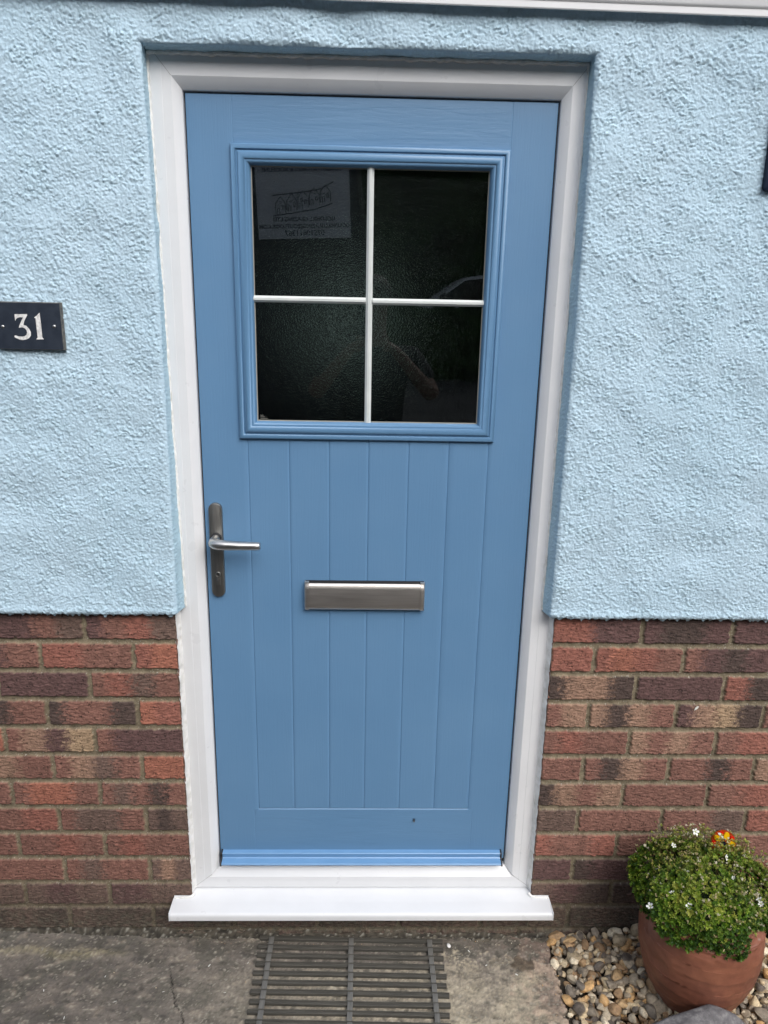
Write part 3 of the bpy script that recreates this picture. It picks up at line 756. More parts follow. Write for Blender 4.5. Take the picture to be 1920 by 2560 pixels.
leaf = np_mesh('door_leaf', V, F, M['door'], door); smooth_angle(leaf, 30)
# moulded surround of the window
gp = [(0.0, 0.0485), (0.0004, 0.0405), (0.0022, 0.0388), (0.0085, 0.0380), (0.0100, 0.0388), (0.0118, 0.0425), (0.0132, 0.0420), (0.0150, 0.0385), (0.0180, 0.0358), (0.0220, 0.0345),
      (0.0262, 0.0352), (0.0290, 0.0372), (0.0305, 0.0398), (0.0322, 0.0395), (0.0345, 0.0402), (0.0375, 0.0450), (0.0398, 0.0520), (0.0402, 0.0600)]
sur = rect_frame('window_surround', gp, M['trim'], leaf, SX0, SX1, SZ0, SZ1, 50)
gx0, gx1, gz0, gz1 = SX0+0.0395, SX1-0.0395, SZ0+0.0395, SZ1-0.0395
rect_frame('glazing_gasket', [(0, 0.0560), (0.0024, 0.0565), (0.0028, 0.0592)], M['gasket'], leaf, gx0, gx1, gz0, gz1, 30)
mb = MB(); mb.box(gx0-0.002, gx1+0.002, 0.0580, 0.0582, gz0-0.002, gz1+0.002)
V = [(gx0-0.002, 0.0582, gz0-0.002), (gx1+0.002, 0.0582, gz0-0.002), (gx1+0.002, 0.0582, gz1+0.002), (gx0-0.002, 0.0582, gz1+0.002)]
glass = MB().add(V, [(0, 1, 2, 3)]).build('glass_pane', M['glass'], leaf, fix=False)
mb = MB(); mb.box(gx0-0.002, gx1+0.002, 0.072, 0.076, gz0-0.002, gz1+0.002); mb.build('patterned_pane', M['stipple'], leaf)
# white glazing bars stuck to the glass
def bar(name, x0, x1, z0, z1, vert):
    c = ((x0+x1)/2, (z0+z1)/2); hw = (x1-x0)/2 if vert else (z1-z0)/2
    pf = [(-hw, 0.0578), (-hw, 0.0545), (-hw+0.0012, 0.0530), (-hw*0.42, 0.0502), (-hw*0.34, 0.0494), (hw*0.34, 0.0494), (hw*0.42, 0.0502), (hw-0.0012, 0.0530), (hw, 0.0545), (hw, 0.0578)]
    A = []; B = []
    for (t, y) in pf:
        if vert: A.append((c[0]+t, y, z0)); B.append((c[0]+t, y, z1))
        else: A.append((x0, y, c[1]+t)); B.append((x1, y, c[1]+t))
    n = len(pf); mb = MB(); mb.add(A+B, [(i, i+1, n+i+1, n+i) for i in range(n-1)]+[tuple(range(n)), tuple(range(2*n-1, n-1, -1))]); return mb.build(name, M['bar'], leaf, 15)
bar('glazing_bar', -0.0100, 0.0048, gz0, gz1, True)
bar('glazing_bar', gx0, -0.0102, 1.6845, 1.6985, False)
bar('glazing_bar', 0.0050, gx1, 1.6835, 1.6975, False)
# etched maker's marks in the corner of the pane (too small to read)
mb = MB(); rg = random.Random(3)
for r_, L in enumerate((0.006, 0.010, 0.017)):
    x = gx0+0.008; z = gz0+0.0125-r_*0.0036
    while x < gx0+0.008+L:
        w_ = rg.uniform(0.0008, 0.0016); mb.box(x, x+w_, 0.0576, 0.0579, z, z+0.0013); x += w_+0.0006
mb.build('etched_mark', M['gasket'], leaf)
# weather bar along the foot of the leaf
def weather_bar():
    pf = [(0.049, 0.2432), (0.0465, 0.2425), (0.0365, 0.2413), (0.0350, 0.2397), (0.0362, 0.2285), (0.0340, 0.2262), (0.0175, 0.2235), (0.0150, 0.2215), (0.0155, 0.2185), (0.0200, 0.2165), (0.049, 0.2165)]
    n = len(pf); A = [(-0.3815, y, z) for y, z in pf]; B = [(0.3765, y, z) for y, z in pf]
    mb = MB(); mb.add(A+B, [(i, i+1, n+i+1, n+i) for i in range(n-1)]+[tuple(range(n)), tuple(range(2*n-1, n-1, -1))])
    wb = mb.build('weather_bar', M['wbar'], leaf, 20)
    for xa, xb in ((-0.3855, -0.3817), (0.3767, 0.3805)):
        q = [(y-0.0015 if y < 0.045 else y, z+(0.0015 if z > 0.23 else -0.0012)) for y, z in pf]
        A = [(xa, y, z) for y, z in q]; B = [(xb, y, z) for y, z in q]
        mb = MB(); mb.add(A+B, [(i, i+1, n+i+1, n+i) for i in range(n-1)]+[tuple(range(n)), tuple(range(2*n-1, n-1, -1))]); mb.build('end_cap', M['black'], wb)
weather_bar()

# ------------------------------------------------------------------ handle
def rounded(x0, x1, z0, z1, r, n=10):
    P = []
    for cx, cz, a0 in ((x1-r, z1-r, 0), (x0+r, z1-r, 90), (x0+r, z0+r, 180), (x1-r, z0+r, 270)):
        for i in range(n+1):
            a = R(a0+90*i/n); P.append((cx+r*math.cos(a), cz+r*math.sin(a)))
    return P
def bevel_plate(name, P, y0, y1, bev, mt, parent, sm=35):
    """plate from outline P (x,z), front at y1 < back y0, with a rounded front edge"""
    cx = sum(p[0] for p in P)/len(P); cz = sum(p[1] for p in P)/len(P); n = len(P)
    def ins(d):
        out = []
        for i, p in enumerate(P):
            a = Vector(P[i-1]); b = Vector(P[(i+1) % n]); t = (b-a).normalized(); nr = Vector((-t.y, t.x)); out.append((p[0]+nr.x*d, p[1]+nr.y*d))
        return out
    mb = MB(); rings = [(0, y0), (0, y1+bev), (bev*0.3, y1+bev*0.3), (bev, y1)]
    for d, y in rings:
        mb.v += [(x, y, z) for x, z in ins(d)]
    for q in range(len(rings)-1):
        for i in range(n): mb.f.append((q*n+i, q*n+(i+1) % n, (q+1)*n+(i+1) % n, (q+1)*n+i))
    mb.f.append(tuple(range(3*n, 4*n))); return mb.build(name, mt, parent, sm)
PX = -0.3620
hnd = bevel_plate('handle_backplate', rounded(PX-0.0160, PX+0.0160, 0.9860, 1.2235, 0.0158), 0.0479, 0.0385, 0.0022, M['plate'], door)
zl = 1.138
mb = MB(); mb.lathe([(0.0, -0.004), (0.0105, -0.004), (0.0122, -0.002), (0.0125, 0.001)], (PX, 0.0375, zl+0.0005), 32, 'y'); mb.build('lever_collar', M['black'], hnd, 40)
mb = MB()
mb.tube([(PX, 0.036, zl), (PX-0.0002, 0.020, zl), (PX, 0.006, zl), (PX+0.002, -0.004, zl), (PX+0.008, -0.0105, zl-0.0002), (PX+0.017, -0.0135, zl-0.0006), (PX+0.035, -0.0150, zl-0.0014), (PX+0.065, -0.0155, zl-0.002), (PX+0.100, -0.0150, zl-0.0024), (PX+0.1105, -0.0150, zl-0.0024), (PX+0.1128, -0.0150, zl-0.0024)],
        [0.0096, 0.0098, 0.0106, 0.0118, 0.0124, 0.0122, 0.0116, 0.0106, 0.0100, 0.0094, 0.0070], 24, flat=1.0)
mb.build('lever', M['lever'], hnd, 50)
mb = MB(); mb.lathe([(0.0, -0.0015), (0.0050, -0.0015), (0.0064, -0.0006), (0.0066, 0.003)], (PX+0.001, 0.0375, 1.0450), 32, 'y')
mb.box(PX-0.0036, PX+0.0056, 0.0366, 0.040, 1.0165, 1.0400, 0.0012); cy = mb.build('lock_cylinder', M['plate'], hnd, 40)
mb = MB(); mb.box(PX+0.0002, PX+0.0018, 0.0352, 0.0365, 1.0415, 1.0485); mb.lathe([(0, -0.0004), (0.0022, -0.0004), (0.0023, 0.001)], (PX+0.001, 0.0359, 1.0462), 16, 'y'); mb.build('keyhole', M['black'], hnd)
mb = MB(); mb.lathe([(0.0040, 0.0012), (0.0046, -0.0016), (0.0062, -0.0016), (0.0068, 0.001)], (PX+0.001, 0.0366, 1.0450), 32, 'y'); mb.build('cylinder_ring', M['lever'], hnd, 40)

# ------------------------------------------------------------------ letter box
lx0, lx1, lz0, lz1 = -0.1512, 0.1430, 0.9562, 1.0302
mb = MB(); mb.box(lx0+0.001, lx1-0.001, 0.0400, 0.0482, lz0+0.001, lz1-0.0005, 0.0015); lb = mb.build('letter_box', M['black'], door, 40)
# gently bowed flap
pf = [(0.0385, 0.0), (0.0335, 0.0008), (0.0300, 0.0050), (0.0288, 0.012), (0.0280, 0.030), (0.0282, 0.052), (0.0296, 0.0605), (0.0325, 0.0645), (0.0345, 0.0655)]
n = len(pf); A = [(lx0+0.0112, y, lz0+0.0008+z*1.06) for y, z in pf]; B = [(lx1-0.0112, y, lz0+0.0008+z*1.06) for y, z in pf]
mb = MB(); mb.add(A+B, [(i, i+1, n+i+1, n+i) for i in range(n-1)]); mb.build('flap', M['steel'], lb, 60, fix=False)
for xa, xb in ((lx0, lx0+0.0108), (lx1-0.0108, lx1)):
    q = pf[:-1]+[(0.0330, 0.0690), (0.040, 0.0700)]; n = len(q)
    e = 0.0025; L = xa == lx0
    xs = [(xa, 0.004), (xa+0.0012, 0.0012), (xa+0.003, 0), (xb, 0)] if L else [(xa, 0), (xb-0.003, 0), (xb-0.0012, 0.0012), (xb, 0.004)]
    mb = MB()
    for x, dy in xs: mb.v += [(x, y+dy-0.0012, lz0+z*1.06) for y, z in q]
    for k in range(len(xs)-1):
        for i in range(n-1): mb.f.append((k*n+i, k*n+i+1, (k+1)*n+i+1, (k+1)*n+i))
    mb.f.append(tuple(range(n))); mb.f.append(tuple(range(3*n, 4*n)))
    mb.build('end_cap', M['steel'], lb, 40)

# small fly resting on the bottom rail
mb = MB(); fx, fz = 0.1375, 0.3395
mb.ball((fx, LY-0.0022, fz), (0.0016, 0.0018, 0.0040)); mb.ball((fx-0.0002, LY-0.0024, fz+0.0046), (0.0014, 0.0014, 0.0014))
for s in (-1, 1):
    for k_ in (-1, 0, 1): mb.tube([(fx, LY-0.002, fz+0.001*k_), (fx+s*0.0026, LY-0.003, fz+0.0022*k_), (fx+s*0.0040, LY-0.0003, fz+0.0034*k_)], 0.00022, 5)
fly = mb.build('fly', M['black'], None, 60); tag(fly, 'tiny dark fly resting on the bottom rail of the blue door', 'insect')
mb = MB()
for s in (-1, 1): mb.add([(fx, LY-0.0040, fz+0.002), (fx+s*0.0022, LY-0.0042, fz-0.003), (fx+s*0.0012, LY-0.0042, fz-0.0062), (fx+s*0.0001, LY-0.0042, fz-0.004)], [(0, 1, 2, 3)])
mw = mat('fly_wing', (0.1, 0.1, 0.1), 0.3); mb.build('wing', mw, fly)

# ------------------------------------------------------------------ house number plaque
pq = empty('house_number_plaque', (-0.7162, RY-0.001, 1.578)); 
tag(pq, 'dark slate house number plaque reading 31 on the blue render left of the door', 'house number')
def rel(o, par):
    o.parent = par; o.matrix_parent_inverse = Matrix.Identity(4); o.location = -Vector(par.location); return o
x0, x1, z0, z1 = -0.7905, -0.6545, 1.5780, 1.6735
yb, yf = RY-0.002, RY-0.0125
P_ = [(x0, z0), (x1, z0-0.0002), (x1+0.0002, z1), (x0, z1-0.002)]
mb = MB(); mb.add([(x0, yf, z0), (x1, yf, z0), (x1, yf, z1), (x0, yf, z1), (x0-0.002, yb, z0-0.002), (x1+0.0025, yb, z0-0.002), (x1+0.0025, yb, z1+0.002), (x0-0.002, yb, z1+0.002)], [(0, 1, 2, 3)])
plt = mb.build('plate', M['slate'], None); rel(plt, pq)
mb = MB(); mb.add([(x0, yf, z0), (x1, yf, z0), (x1, yf, z1), (x0, yf, z1), (x0-0.002, yb, z0-0.002), (x1+0.0025, yb, z0-0.002), (x1+0.0025, yb, z1+0.002), (x0-0.002, yb, z1+0.002)],
       [(0, 4, 5, 1), (1, 5, 6, 2), (2, 6, 7, 3), (3, 7, 4, 0), (4, 7, 6, 5)])
rel(mb.build('plate_edge', M['slate_edge'], None), pq)
T3 = [(-0.7501, 1.6496), (-0.7236, 1.6504), (-0.7236, 1.6479), (-0.7312, 1.636), (-0.7335, 1.628), (-0.7277, 1.6262), (-0.7228, 1.6203), (-0.7195, 1.6134), (-0.7202, 1.6064), (-0.7249, 1.6008), (-0.7302, 1.5982), (-0.7375, 1.5969), (-0.7454, 1.598), (-0.7513, 1.6004), (-0.7552, 1.6028), (-0.7547, 1.6058), (-0.7516, 1.606), (-0.7468, 1.6044), (-0.7397, 1.6038), (-0.7336, 1.6047), (-0.7294, 1.6077), (-0.7275, 1.6123), (-0.7282, 1.6172), (-0.7313, 1.6211), (-0.7366, 1.623), (-0.7438, 1.6222), (-0.7422, 1.6269), (-0.7372, 1.6359), (-0.7329, 1.6433), (-0.7383, 1.644), (-0.7445, 1.6426), (-0.7479, 1.6396), (-0.7498, 1.6361)]
T1 = [(-0.6983, 1.6531), (-0.6971, 1.6532), (-0.6963, 1.6029), (-0.6938, 1.5991), (-0.7099, 1.5986), (-0.7064, 1.6027), (-0.7068, 1.6422), (-0.7097, 1.6433), (-0.7037, 1.6478)]
for T in (T3, T1):
    mb = MB(); mb.prism(T, yf-0.0004, yf+0.001); rel(mb.build('numeral', M['engrave'], None), pq)
for sx_, sz_ in ((-0.7774, 1.6238), (-0.6694, 1.6260)):
    mb = MB(); mb.lathe([(0.0, -0.0020), (0.0022, -0.0016), (0.0036, -0.0004), (0.0038, 0.0006)], (sx_, yf, sz_), 20, 'y'); s1 = mb.build('screw', M['lever'], None, 60); rel(s1, pq)
    mb = MB(); mb.box(sx_-0.003, sx_+0.003, yf-0.0023, yf-0.0012, sz_-0.0004, sz_+0.0004); s2 = mb.build('slot', M['black'], s1)

# navy plaque cut off by the right edge of the picture
nv = empty('wall_plaque', (0.86, RY-0.002, 1.925)); tag(nv, 'navy blue wall plaque with a rounded corner at the right edge of the blue render', 'plaque')
o = bevel_plate('plate', rounded(0.8085, 0.97, 1.9250, 2.185, 0.010), RY-0.001, RY-0.0125, 0.0015, M['navy'], None); rel(o, nv)
for zz in (1.9385, 2.170):
    mb = MB(); mb.lathe([(0.0, -0.0022), (0.0024, -0.0018), (0.0038, -0.0004), (0.004, 0.0006)], (0.8225, RY-0.0125, zz), 20, 'y'); rel(mb.build('screw', M['lever'], None, 60), nv)

# ------------------------------------------------------------------ path, ground, gravel bed
def path():
    st = 0.0032; x0, x1, y0, y1 = -1.15, 0.53, -0.62, 0.004
    nx = int((x1-x0)/st)+1; ny = int((y1-y0)/st)+1
    X = np.linspace(x0, x1, nx)[None, :].repeat(ny, 0); Yy = np.linspace(y0, y1, ny)[:, None].repeat(nx, 1)
    a = fnoise(ny, nx, st, 0.25, 0.7, seed=101); b = fnoise(ny, nx, st, 0.06, 0.7, (1, 1), 102); c = fnoise(ny, nx, st, 0.016, 0.6, seed=103); d = fnoise(ny, nx, st, 0.007, 0.5, seed=104)
    e = fnoise(ny, nx, st, 0.045, 0.7, (3.0, 1), 105)
    Z = 0.0006*a+0.0006*b+0.00035*c+0.00022*d
    # left bay stands a little higher against the wall
    Z += np.clip((-0.45-X)/0.5, 0, 1)*0.018*np.clip((Yy+0.10)/0.10, 0, 1)
    Z += 0.0022*np.exp(-((Yy+0.055+0.01*a)/0.010)**2)*np.clip((-0.35-X)/0.1, 0, 1)
    base = np.array(lin((110, 103, 95)))/0.86
    dark = np.array(lin((88, 83, 78)))/0.86; olive = np.array(lin((134, 126, 100)))/0.86; buff = np.array(lin((158, 148, 128)))/0.86; pink = np.array(lin((150, 122, 108)))/0.86
    C = np.ones((ny, nx, 3))*base
    def mixm(C, m_, col): m_ = np.clip(m_, 0, 1)[..., None]; return C*(1-m_)+col*m_
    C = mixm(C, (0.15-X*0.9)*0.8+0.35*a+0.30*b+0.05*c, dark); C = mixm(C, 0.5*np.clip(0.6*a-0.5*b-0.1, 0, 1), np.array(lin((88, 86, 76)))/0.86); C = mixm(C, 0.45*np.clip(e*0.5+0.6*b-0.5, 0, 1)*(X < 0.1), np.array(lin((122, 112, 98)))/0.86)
    # pale dry concrete round and under the mat on the right
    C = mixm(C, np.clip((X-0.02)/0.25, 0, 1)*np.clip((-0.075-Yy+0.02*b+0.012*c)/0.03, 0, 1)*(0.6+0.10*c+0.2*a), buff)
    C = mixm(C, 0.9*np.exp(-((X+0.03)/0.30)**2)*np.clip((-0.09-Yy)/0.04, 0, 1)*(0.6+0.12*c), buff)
    C = mixm(C, np.clip((X-0.40+0.03*b)/0.08, 0, 1)*0.35, pink)
    C = mixm(C, 0.75*np.exp(-((Yy+0.057+0.006*a)/0.011)**2)*np.clip((-0.60-X)/0.1, 0, 1)*np.clip(0.7+0.3*c, 0, 1), olive)
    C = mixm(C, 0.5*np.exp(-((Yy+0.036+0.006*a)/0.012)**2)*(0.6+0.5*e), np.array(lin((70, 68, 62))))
    C *= np.clip(1+0.08*c+0.09*b+0.07*d+0.12*e, 0.35, 1.8)[..., None]
    C = mixm(C, 0.7*np.clip(e*c-0.8, 0, 1), np.array(lin((160, 154, 140))))
    C = mixm(C, 0.55*np.clip(-e*b-0.9, 0, 1), np.array(lin((62, 60, 54))))
    # damp patch
    wet = 1-np.hypot((X-0.431+0.004*b)/0.036, (Yy+0.098+0.003*c)/0.0205); wet2 = 1-np.hypot((X-0.418)/0.012, (Yy+0.078)/0.012)
    C = mixm(C, np.clip(np.maximum(wet, wet2)*3.5, 0, 0.72), np.array(lin((72, 60, 46))))
    # crack
    cp = np.array([(-0.530, 0.0), (-0.524, -0.030), (-0.514, -0.072), (-0.4985, -0.1118), (-0.4930, -0.128), (-0.4852, -0.1462), (-0.4745, -0.178), (-0.4609, -0.2073), (-0.4433, -0.2269), (-0.4309, -0.2503), (-0.418, -0.30), (-0.425, -0.37), (-0.40, -0.5), (-0.39, -0.62)])
    xc = np.interp(-Yy, -cp[:, 1], cp[:, 0])+0.0012*d[:, :1]+0.0008*c[:, :1]
    wd = np.interp(-Yy, [0, 0.10, 0.13, 0.6], [0.0006, 0.0010, 0.0024, 0.003]); dc = np.clip(1-np.abs(X-xc)/wd, 0, 1)
    sh = np.interp(-Yy, [0, 0.10, 0.13], [0.25, 0.4, 1.0])
    Z -= 0.004*dc*sh; C = mixm(C, dc*sh*1.4, np.array((0.012, 0.010, 0.008)))
    # worn edge beside the gravel
    ex = 0.5095+0.004*np.interp(Yy[:, :1], [-0.62, 0], [-1.6, 1.0])+0.0035*b+0.002*c
    drop = np.clip((X-ex)/0.006, 0, 1); Z = Z-0.03*drop-0.004*np.clip((X-ex+0.012)/0.012, 0, 1)**2
    C = mixm(C, drop, np.array((0.03, 0.025, 0.02)))
    V = np.stack([X, Yy, Z], -1).reshape(-1, 3)
    VV = [V]; FF = [grid_faces(ny, nx)]; CC = [C.reshape(-1, 3)]; b0 = len(V)
    for (xa, xb, ya, yb_) in ((-2.9, -1.15, -1.4, 0.004), (-1.15, 0.515, -1.4, -0.62)):
        n2, m2 = int((xb-xa)/0.02)+1, int((yb_-ya)/0.02)+1
        XX, YY = np.meshgrid(np.linspace(xa, xb, n2), np.linspace(ya, yb_, m2)); nn_ = fnoise(m2, n2, 0.02, 0.1, 0.7, seed=106)
        V2 = np.stack([XX, YY, 0.0006*nn_], -1).reshape(-1, 3); VV.append(V2); FF.append(grid_faces(m2, n2)+b0); b0 += len(V2)
        CC.append((np.ones((m2, n2, 3))*dark*np.clip(1+0.2*nn_, 0.5, 1.5)[..., None]).reshape(-1, 3))
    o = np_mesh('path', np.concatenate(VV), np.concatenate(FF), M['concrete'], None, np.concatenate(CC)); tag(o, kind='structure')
path()
mg = mat('tarmac', (0.05, 0.05, 0.05), 0.9); v = coords(mg); lk(mg, ramp(mg, noise(mg, v, 3, 6), [(0.3, gray(0.035)), (0.7, gray(0.075))]), bsdf(mg).inputs['Base Color'])
mb = MB(); mb.add([(-60, -120, -0.035), (60, -120, -0.035), (60, 60, -0.035), (-60, 60, -0.035)], [(0, 1, 2, 3)]); tag(mb.build('ground', mg, None, fix=False), kind='structure')
mb = MB(); n2 = 40
V = np.array([(x, y, -0.012+0.004*math.sin(x*37+y*23)) for y in np.linspace(-1.5, 0.004, n2) for x in np.linspace(0.512, 2.9, n2)])
tag(np_mesh('gravel_bed', V, grid_faces(n2, n2), M['soil'], None), kind='structure')

def ico():
    import bmesh
    bm = bmesh.new(); bmesh.ops.create_icosphere(bm, subdivisions=3, radius=1)
    V = np.array([v_.co[:] for v_ in bm.verts]); F = np.array([[v_.index for v_ in f.verts] for f in bm.faces]); bm.free()
    bm = bmesh.new(); bmesh.ops.create_icosphere(bm, subdivisions=2, radius=1)
    V2 = np.array([v_.co[:] for v_ in bm.verts]); F2 = np.array([[v_.index for v_ in f.verts] for f in bm.faces]); bm.free()
    return V/np.linalg.norm(V, axis=1)[:, None], F, V2/np.linalg.norm(V2, axis=1)[:, None], F2
IV, IF, IV2, IF2 = ico()
STC = [(172, 160, 136), (150, 140, 122), (132, 124, 112), (158, 136, 106), (122, 102, 80), (184, 177, 162), (108, 102, 94), (144, 122, 96), (166, 153, 130), (118, 112, 104), (192, 185, 170), (134, 112, 88), (94, 90, 86), (176, 146, 106), (156, 148, 134)]
def stone(rg, size, dirs, k=10, soft=22.0):
    n = rg.standard_normal((k, 3)); n /= np.linalg.norm(n, axis=1)[:, None]; d = rg.uniform(0.62, 1.05, k)
    dot = np.clip(dirs @ n.T, 0.05, None); r = (((dot/d)**soft).sum(1))**(-1/soft)
    r = np.minimum(r, 1.25); V = dirs*r[:, None]
    V = V*np.array([1.0, rg.uniform(0.62, 0.95), rg.uniform(0.42, 0.75)])*size
    a = rg.uniform(0, 2*np.pi); t1 = rg.normal(0, 0.38); t2 = rg.normal(0, 0.38)
    m = np.array(Matrix.Rotation(a, 3, 'Z') @ Matrix.Rotation(t1, 3, 'X') @ Matrix.Rotation(t2, 3, 'Y'))
    return V @ m.T, r
def gravel():
    rg = np.random.default_rng(77); VV = []; FF = []; CC = []; b0 = 0; n = 0
    def scat(x0, x1, y0, y1, cell, smin, smax, zf, hi):
        nonlocal b0, n
        dirs, faces = (IV, IF) if hi else (IV2, IF2)
        for ix in range(int((x1-x0)/cell)+1):
            for iy in range(int((y1-y0)/cell)+1):
                x = x0+(ix+rg.uniform(0, 1))*cell; y = y0+(iy+rg.uniform(0, 1))*cell
                if math.hypot(x-0.834, y+0.193) < 0.066: continue
                if x < 0.518+rg.uniform(-0.008, 0.006) or y > 0.0: continue
                s = smin+(smax-smin)*rg.random()**2.0
                V, r = stone(rg, s, dirs); z = zf(x, y)+rg.uniform(-0.006, 0.006)
                near = min(1, (x-0.512)/0.03); z = z*near
                V = V+np.array([x, min(y, -0.006-0.3*s), z+0.0])
                c = np.array(lin(STC[rg.integers(len(STC))]))/0.86*rg.uniform(0.95, 1.3)
                C = np.ones((len(V), 3))*c
                if rg.random() < 0.2:     # flint: pale rind with a darker face
                    q = dirs @ (lambda w_: w_/np.linalg.norm(w_))(rg.standard_normal(3)); mk = np.clip((q-0.35)/0.15, 0, 1)[:, None]
                    C = C*(1-mk)+np.array(lin((96, 90, 86)))*mk
                VV.append(V); FF.append(faces+b0); CC.append(C); b0 += len(V); n += 1
    H = lambda x, y: 0.006+0.014*min(1, max(0, (x-0.52)/0.2))
    scat(0.512, 1.28, -0.50, 0.0, 0.0195, 0.0095, 0.0175, lambda x, y: H(x, y)-0.014, True)
    scat(0.512, 1.28, -0.50, 0.0, 0.0185, 0.008, 0.0170, lambda x, y: H(x, y)-0.002, True)
    scat(0.53, 1.28, -0.50, 0.0, 0.036, 0.010, 0.024, lambda x, y: H(x, y)+0.008, True)
    scat(1.28, 1.9, -0.5, 0.0, 0.024, 0.011, 0.018, lambda x, y: H(x, y), False)
    scat(0.512, 1.9, -0.9, -0.50, 0.024, 0.011, 0.018, lambda x, y: H(x, y), False)
    CC = [c_*np.array((1.06, 1.0, 0.90)) for c_ in CC]
    o = np_mesh('gravel', np.concatenate(VV), np.concatenate(FF), M['gravel'], None, np.concatenate(CC)); tag(o, kind='stuff'); tag(o, 'mixed buff and grey gravel around the terracotta pot', 'gravel'); smooth_angle(o, 38)
gravel()

# crumbs and fallen petals scattered over the concrete
def crumbs():
    rg = np.random.default_rng(5); VV = []; FF = []; CC = []; b0 = 0
    for i in range(190):
        if i < 90: x, y = rg.uniform(-0.5, 0.5), -0.016-abs(rg.normal(0, 0.016))
        elif i < 150: x, y = 0.505+rg.normal(0, 0.018), rg.uniform(-0.28, -0.03)
        else: x, y = rg.uniform(-0.9, 0.5), rg.uniform(-0.28, -0.02)
        s = rg.uniform(0.0007, 0.0020); V, r = stone(rg, s, IV2); V = V+np.array([x, y, 0.0012+s*0.3])
        c = np.array(lin(STC[rg.integers(len(STC))])); c = c*1.1
        VV.append(V); FF.append(IF2+b0); CC.append(np.ones((len(V), 3))*c); b0 += len(V)
    o = np_mesh('grit', np.concatenate(VV), np.concatenate(FF), M['gravel'], None, np.concatenate(CC)); tag(o, 'loose grit scattered on the concrete path', 'grit', kind='stuff')
    mb = MB()
    for (x, y, a) in ((-0.612, -0.202, 0.4), (-0.40, -0.098, 1.0), (-0.345, -0.178, 0.0), (-0.80, -0.17, 2.0), (-0.50, -0.175, 0.2), (-0.66, -0.13, 1.3), (0.405, -0.128, -0.8), (0.33, -0.10, 0.4), (0.29, -0.055, 2.2), (-0.30, -0.09, 0.9), (-0.72, -0.245, 1.7)):
        L = rg.uniform(0.0025, 0.0055); w_ = L*rg.uniform(0.2, 0.5); m_ = Matrix.Translation((x, y, 0.0028)) @ Matrix.Rotation(a, 4, 'Z')
        P = [m_ @ Vector(p) for p in ((-L, 0, 0), (-L*0.3, -w_, 0.0008), (L, -w_*0.6, 0.0012), (L*0.8, w_*0.7, 0.001), (-L*0.2, w_, 0.0004))]; mb.add(P, [(0, 1, 2, 3, 4)])
    o = mb.build('fallen_petals', M['petal'], None); tag(o, 'scattered white fallen petals on the concrete path', 'petals', kind='stuff')
crumbs()
rg = np.random.default_rng(12); V, r_ = stone(rg, 0.0066, IV, 7, 14); V = V+np.array([0.2372, -0.0369, 0.004])
wp = np_mesh('pebble', V, IF, M['engrave'], None); smooth_angle(wp, 38); tag(wp, 'small white pebble on the concrete beside the slatted mat', 'pebble')
rg = np.random.default_rng(14); V, r_ = stone(rg, 0.0068, IV, 30, 6); V = V+np.array([0.5655, -0.098, 0.030])
# ------------------------------------------------------------------ slatted mat
MX0, MX1 = -0.2500, 0.2510
matt = empty('slatted_mat', (-0.030, -0.0210, 0.0), R(-1.5)); tag(matt, 'weathered grey slatted duckboard mat below the white door cill', 'door mat')
import bmesh
mb = MB(); rg = random.Random(6); ys = []
NS = 18
for i in range(NS):
    y = -0.0275*i; ys.append(y); shx = 0.0275*i*0.030; a = -0.2500+shx+rg.uniform(-0.002, 0.002); b = 0.2480+shx+rg.uniform(-0.0025, 0.0035)
    bow = rg.uniform(-0.0010, 0.0010); tilt = rg.uniform(-0.0008, 0.0008)
    k = 16; prev = None
    hw = 0.0046*rg.uniform(0.92, 1.08); zt = 0.0098*rg.uniform(0.95, 1.05); zb_ = 0.0018
    sec = [(-hw, zb_), (-hw, zt-0.0015), (-hw+0.0014, zt), (hw-0.0030, zt), (hw-0.0026, zt+0.0022), (hw-0.0002, zt+0.0022), (hw, zt+0.001), (hw, zb_)]
    L = []
    for q in range(k+1):
        t = q/k; x = a+(b-a)*t; yy = y+bow*math.sin(math.pi*t)*1.5+tilt*(t-0.5)*2
        sc = 1.0
        L.append([(x, yy+sy*sc, sz) for sy, sz in sec])
    # rounded slat ends
    L.insert(0, [(a-0.0008, y-tilt+sy*0.55, zb_+(sz-zb_)*0.8) for sy, sz in sec]); L.append([(b-0.0008+0.0012, y+tilt+sy*0.55, zb_+(sz-zb_)*0.8) for sy, sz in sec])
    n = len(sec); base = len(mb.v)
    for l in L: mb.v += l
    for q in range(len(L)-1):
        for j in range(n): mb.f.append((base+q*n+j, base+q*n+(j+1) % n, base+(q+1)*n+(j+1) % n, base+(q+1)*n+j))
    mb.f.append(tuple(base+j for j in range(n))[::-1]); mb.f.append(tuple(base+(len(L)-1)*n+j for j in range(n)))
mb.build('slats', M['slat'], matt, 30)
for bx in (-0.2170, 0.0010, 0.2150):
    mb = MB(); rg2 = random.Random(int(bx*1000)+900)
    for i in range(NS-1):
        y0_ = ys[i]+0.0014; y1_ = ys[i+1]+0.0054
        off = rg2.uniform(-0.0004, 0.0004)+0.0275*(i+0.5)*0.030
        mb.box(bx-0.0068+off, bx+0.0068+off, y1_, y0_, 0.0078, 0.0122, 0.0005)
    mb.box(-0.0064, 0.0064, ys[-1]-0.004, ys[0]+0.002, 0.0022, 0.0077, m=Matrix.Translation((bx, 0, 0)) @ Matrix.Rotation(0.030, 4, 'Z'))
    mb.build('cross_batten', M['batten'], matt, 30)

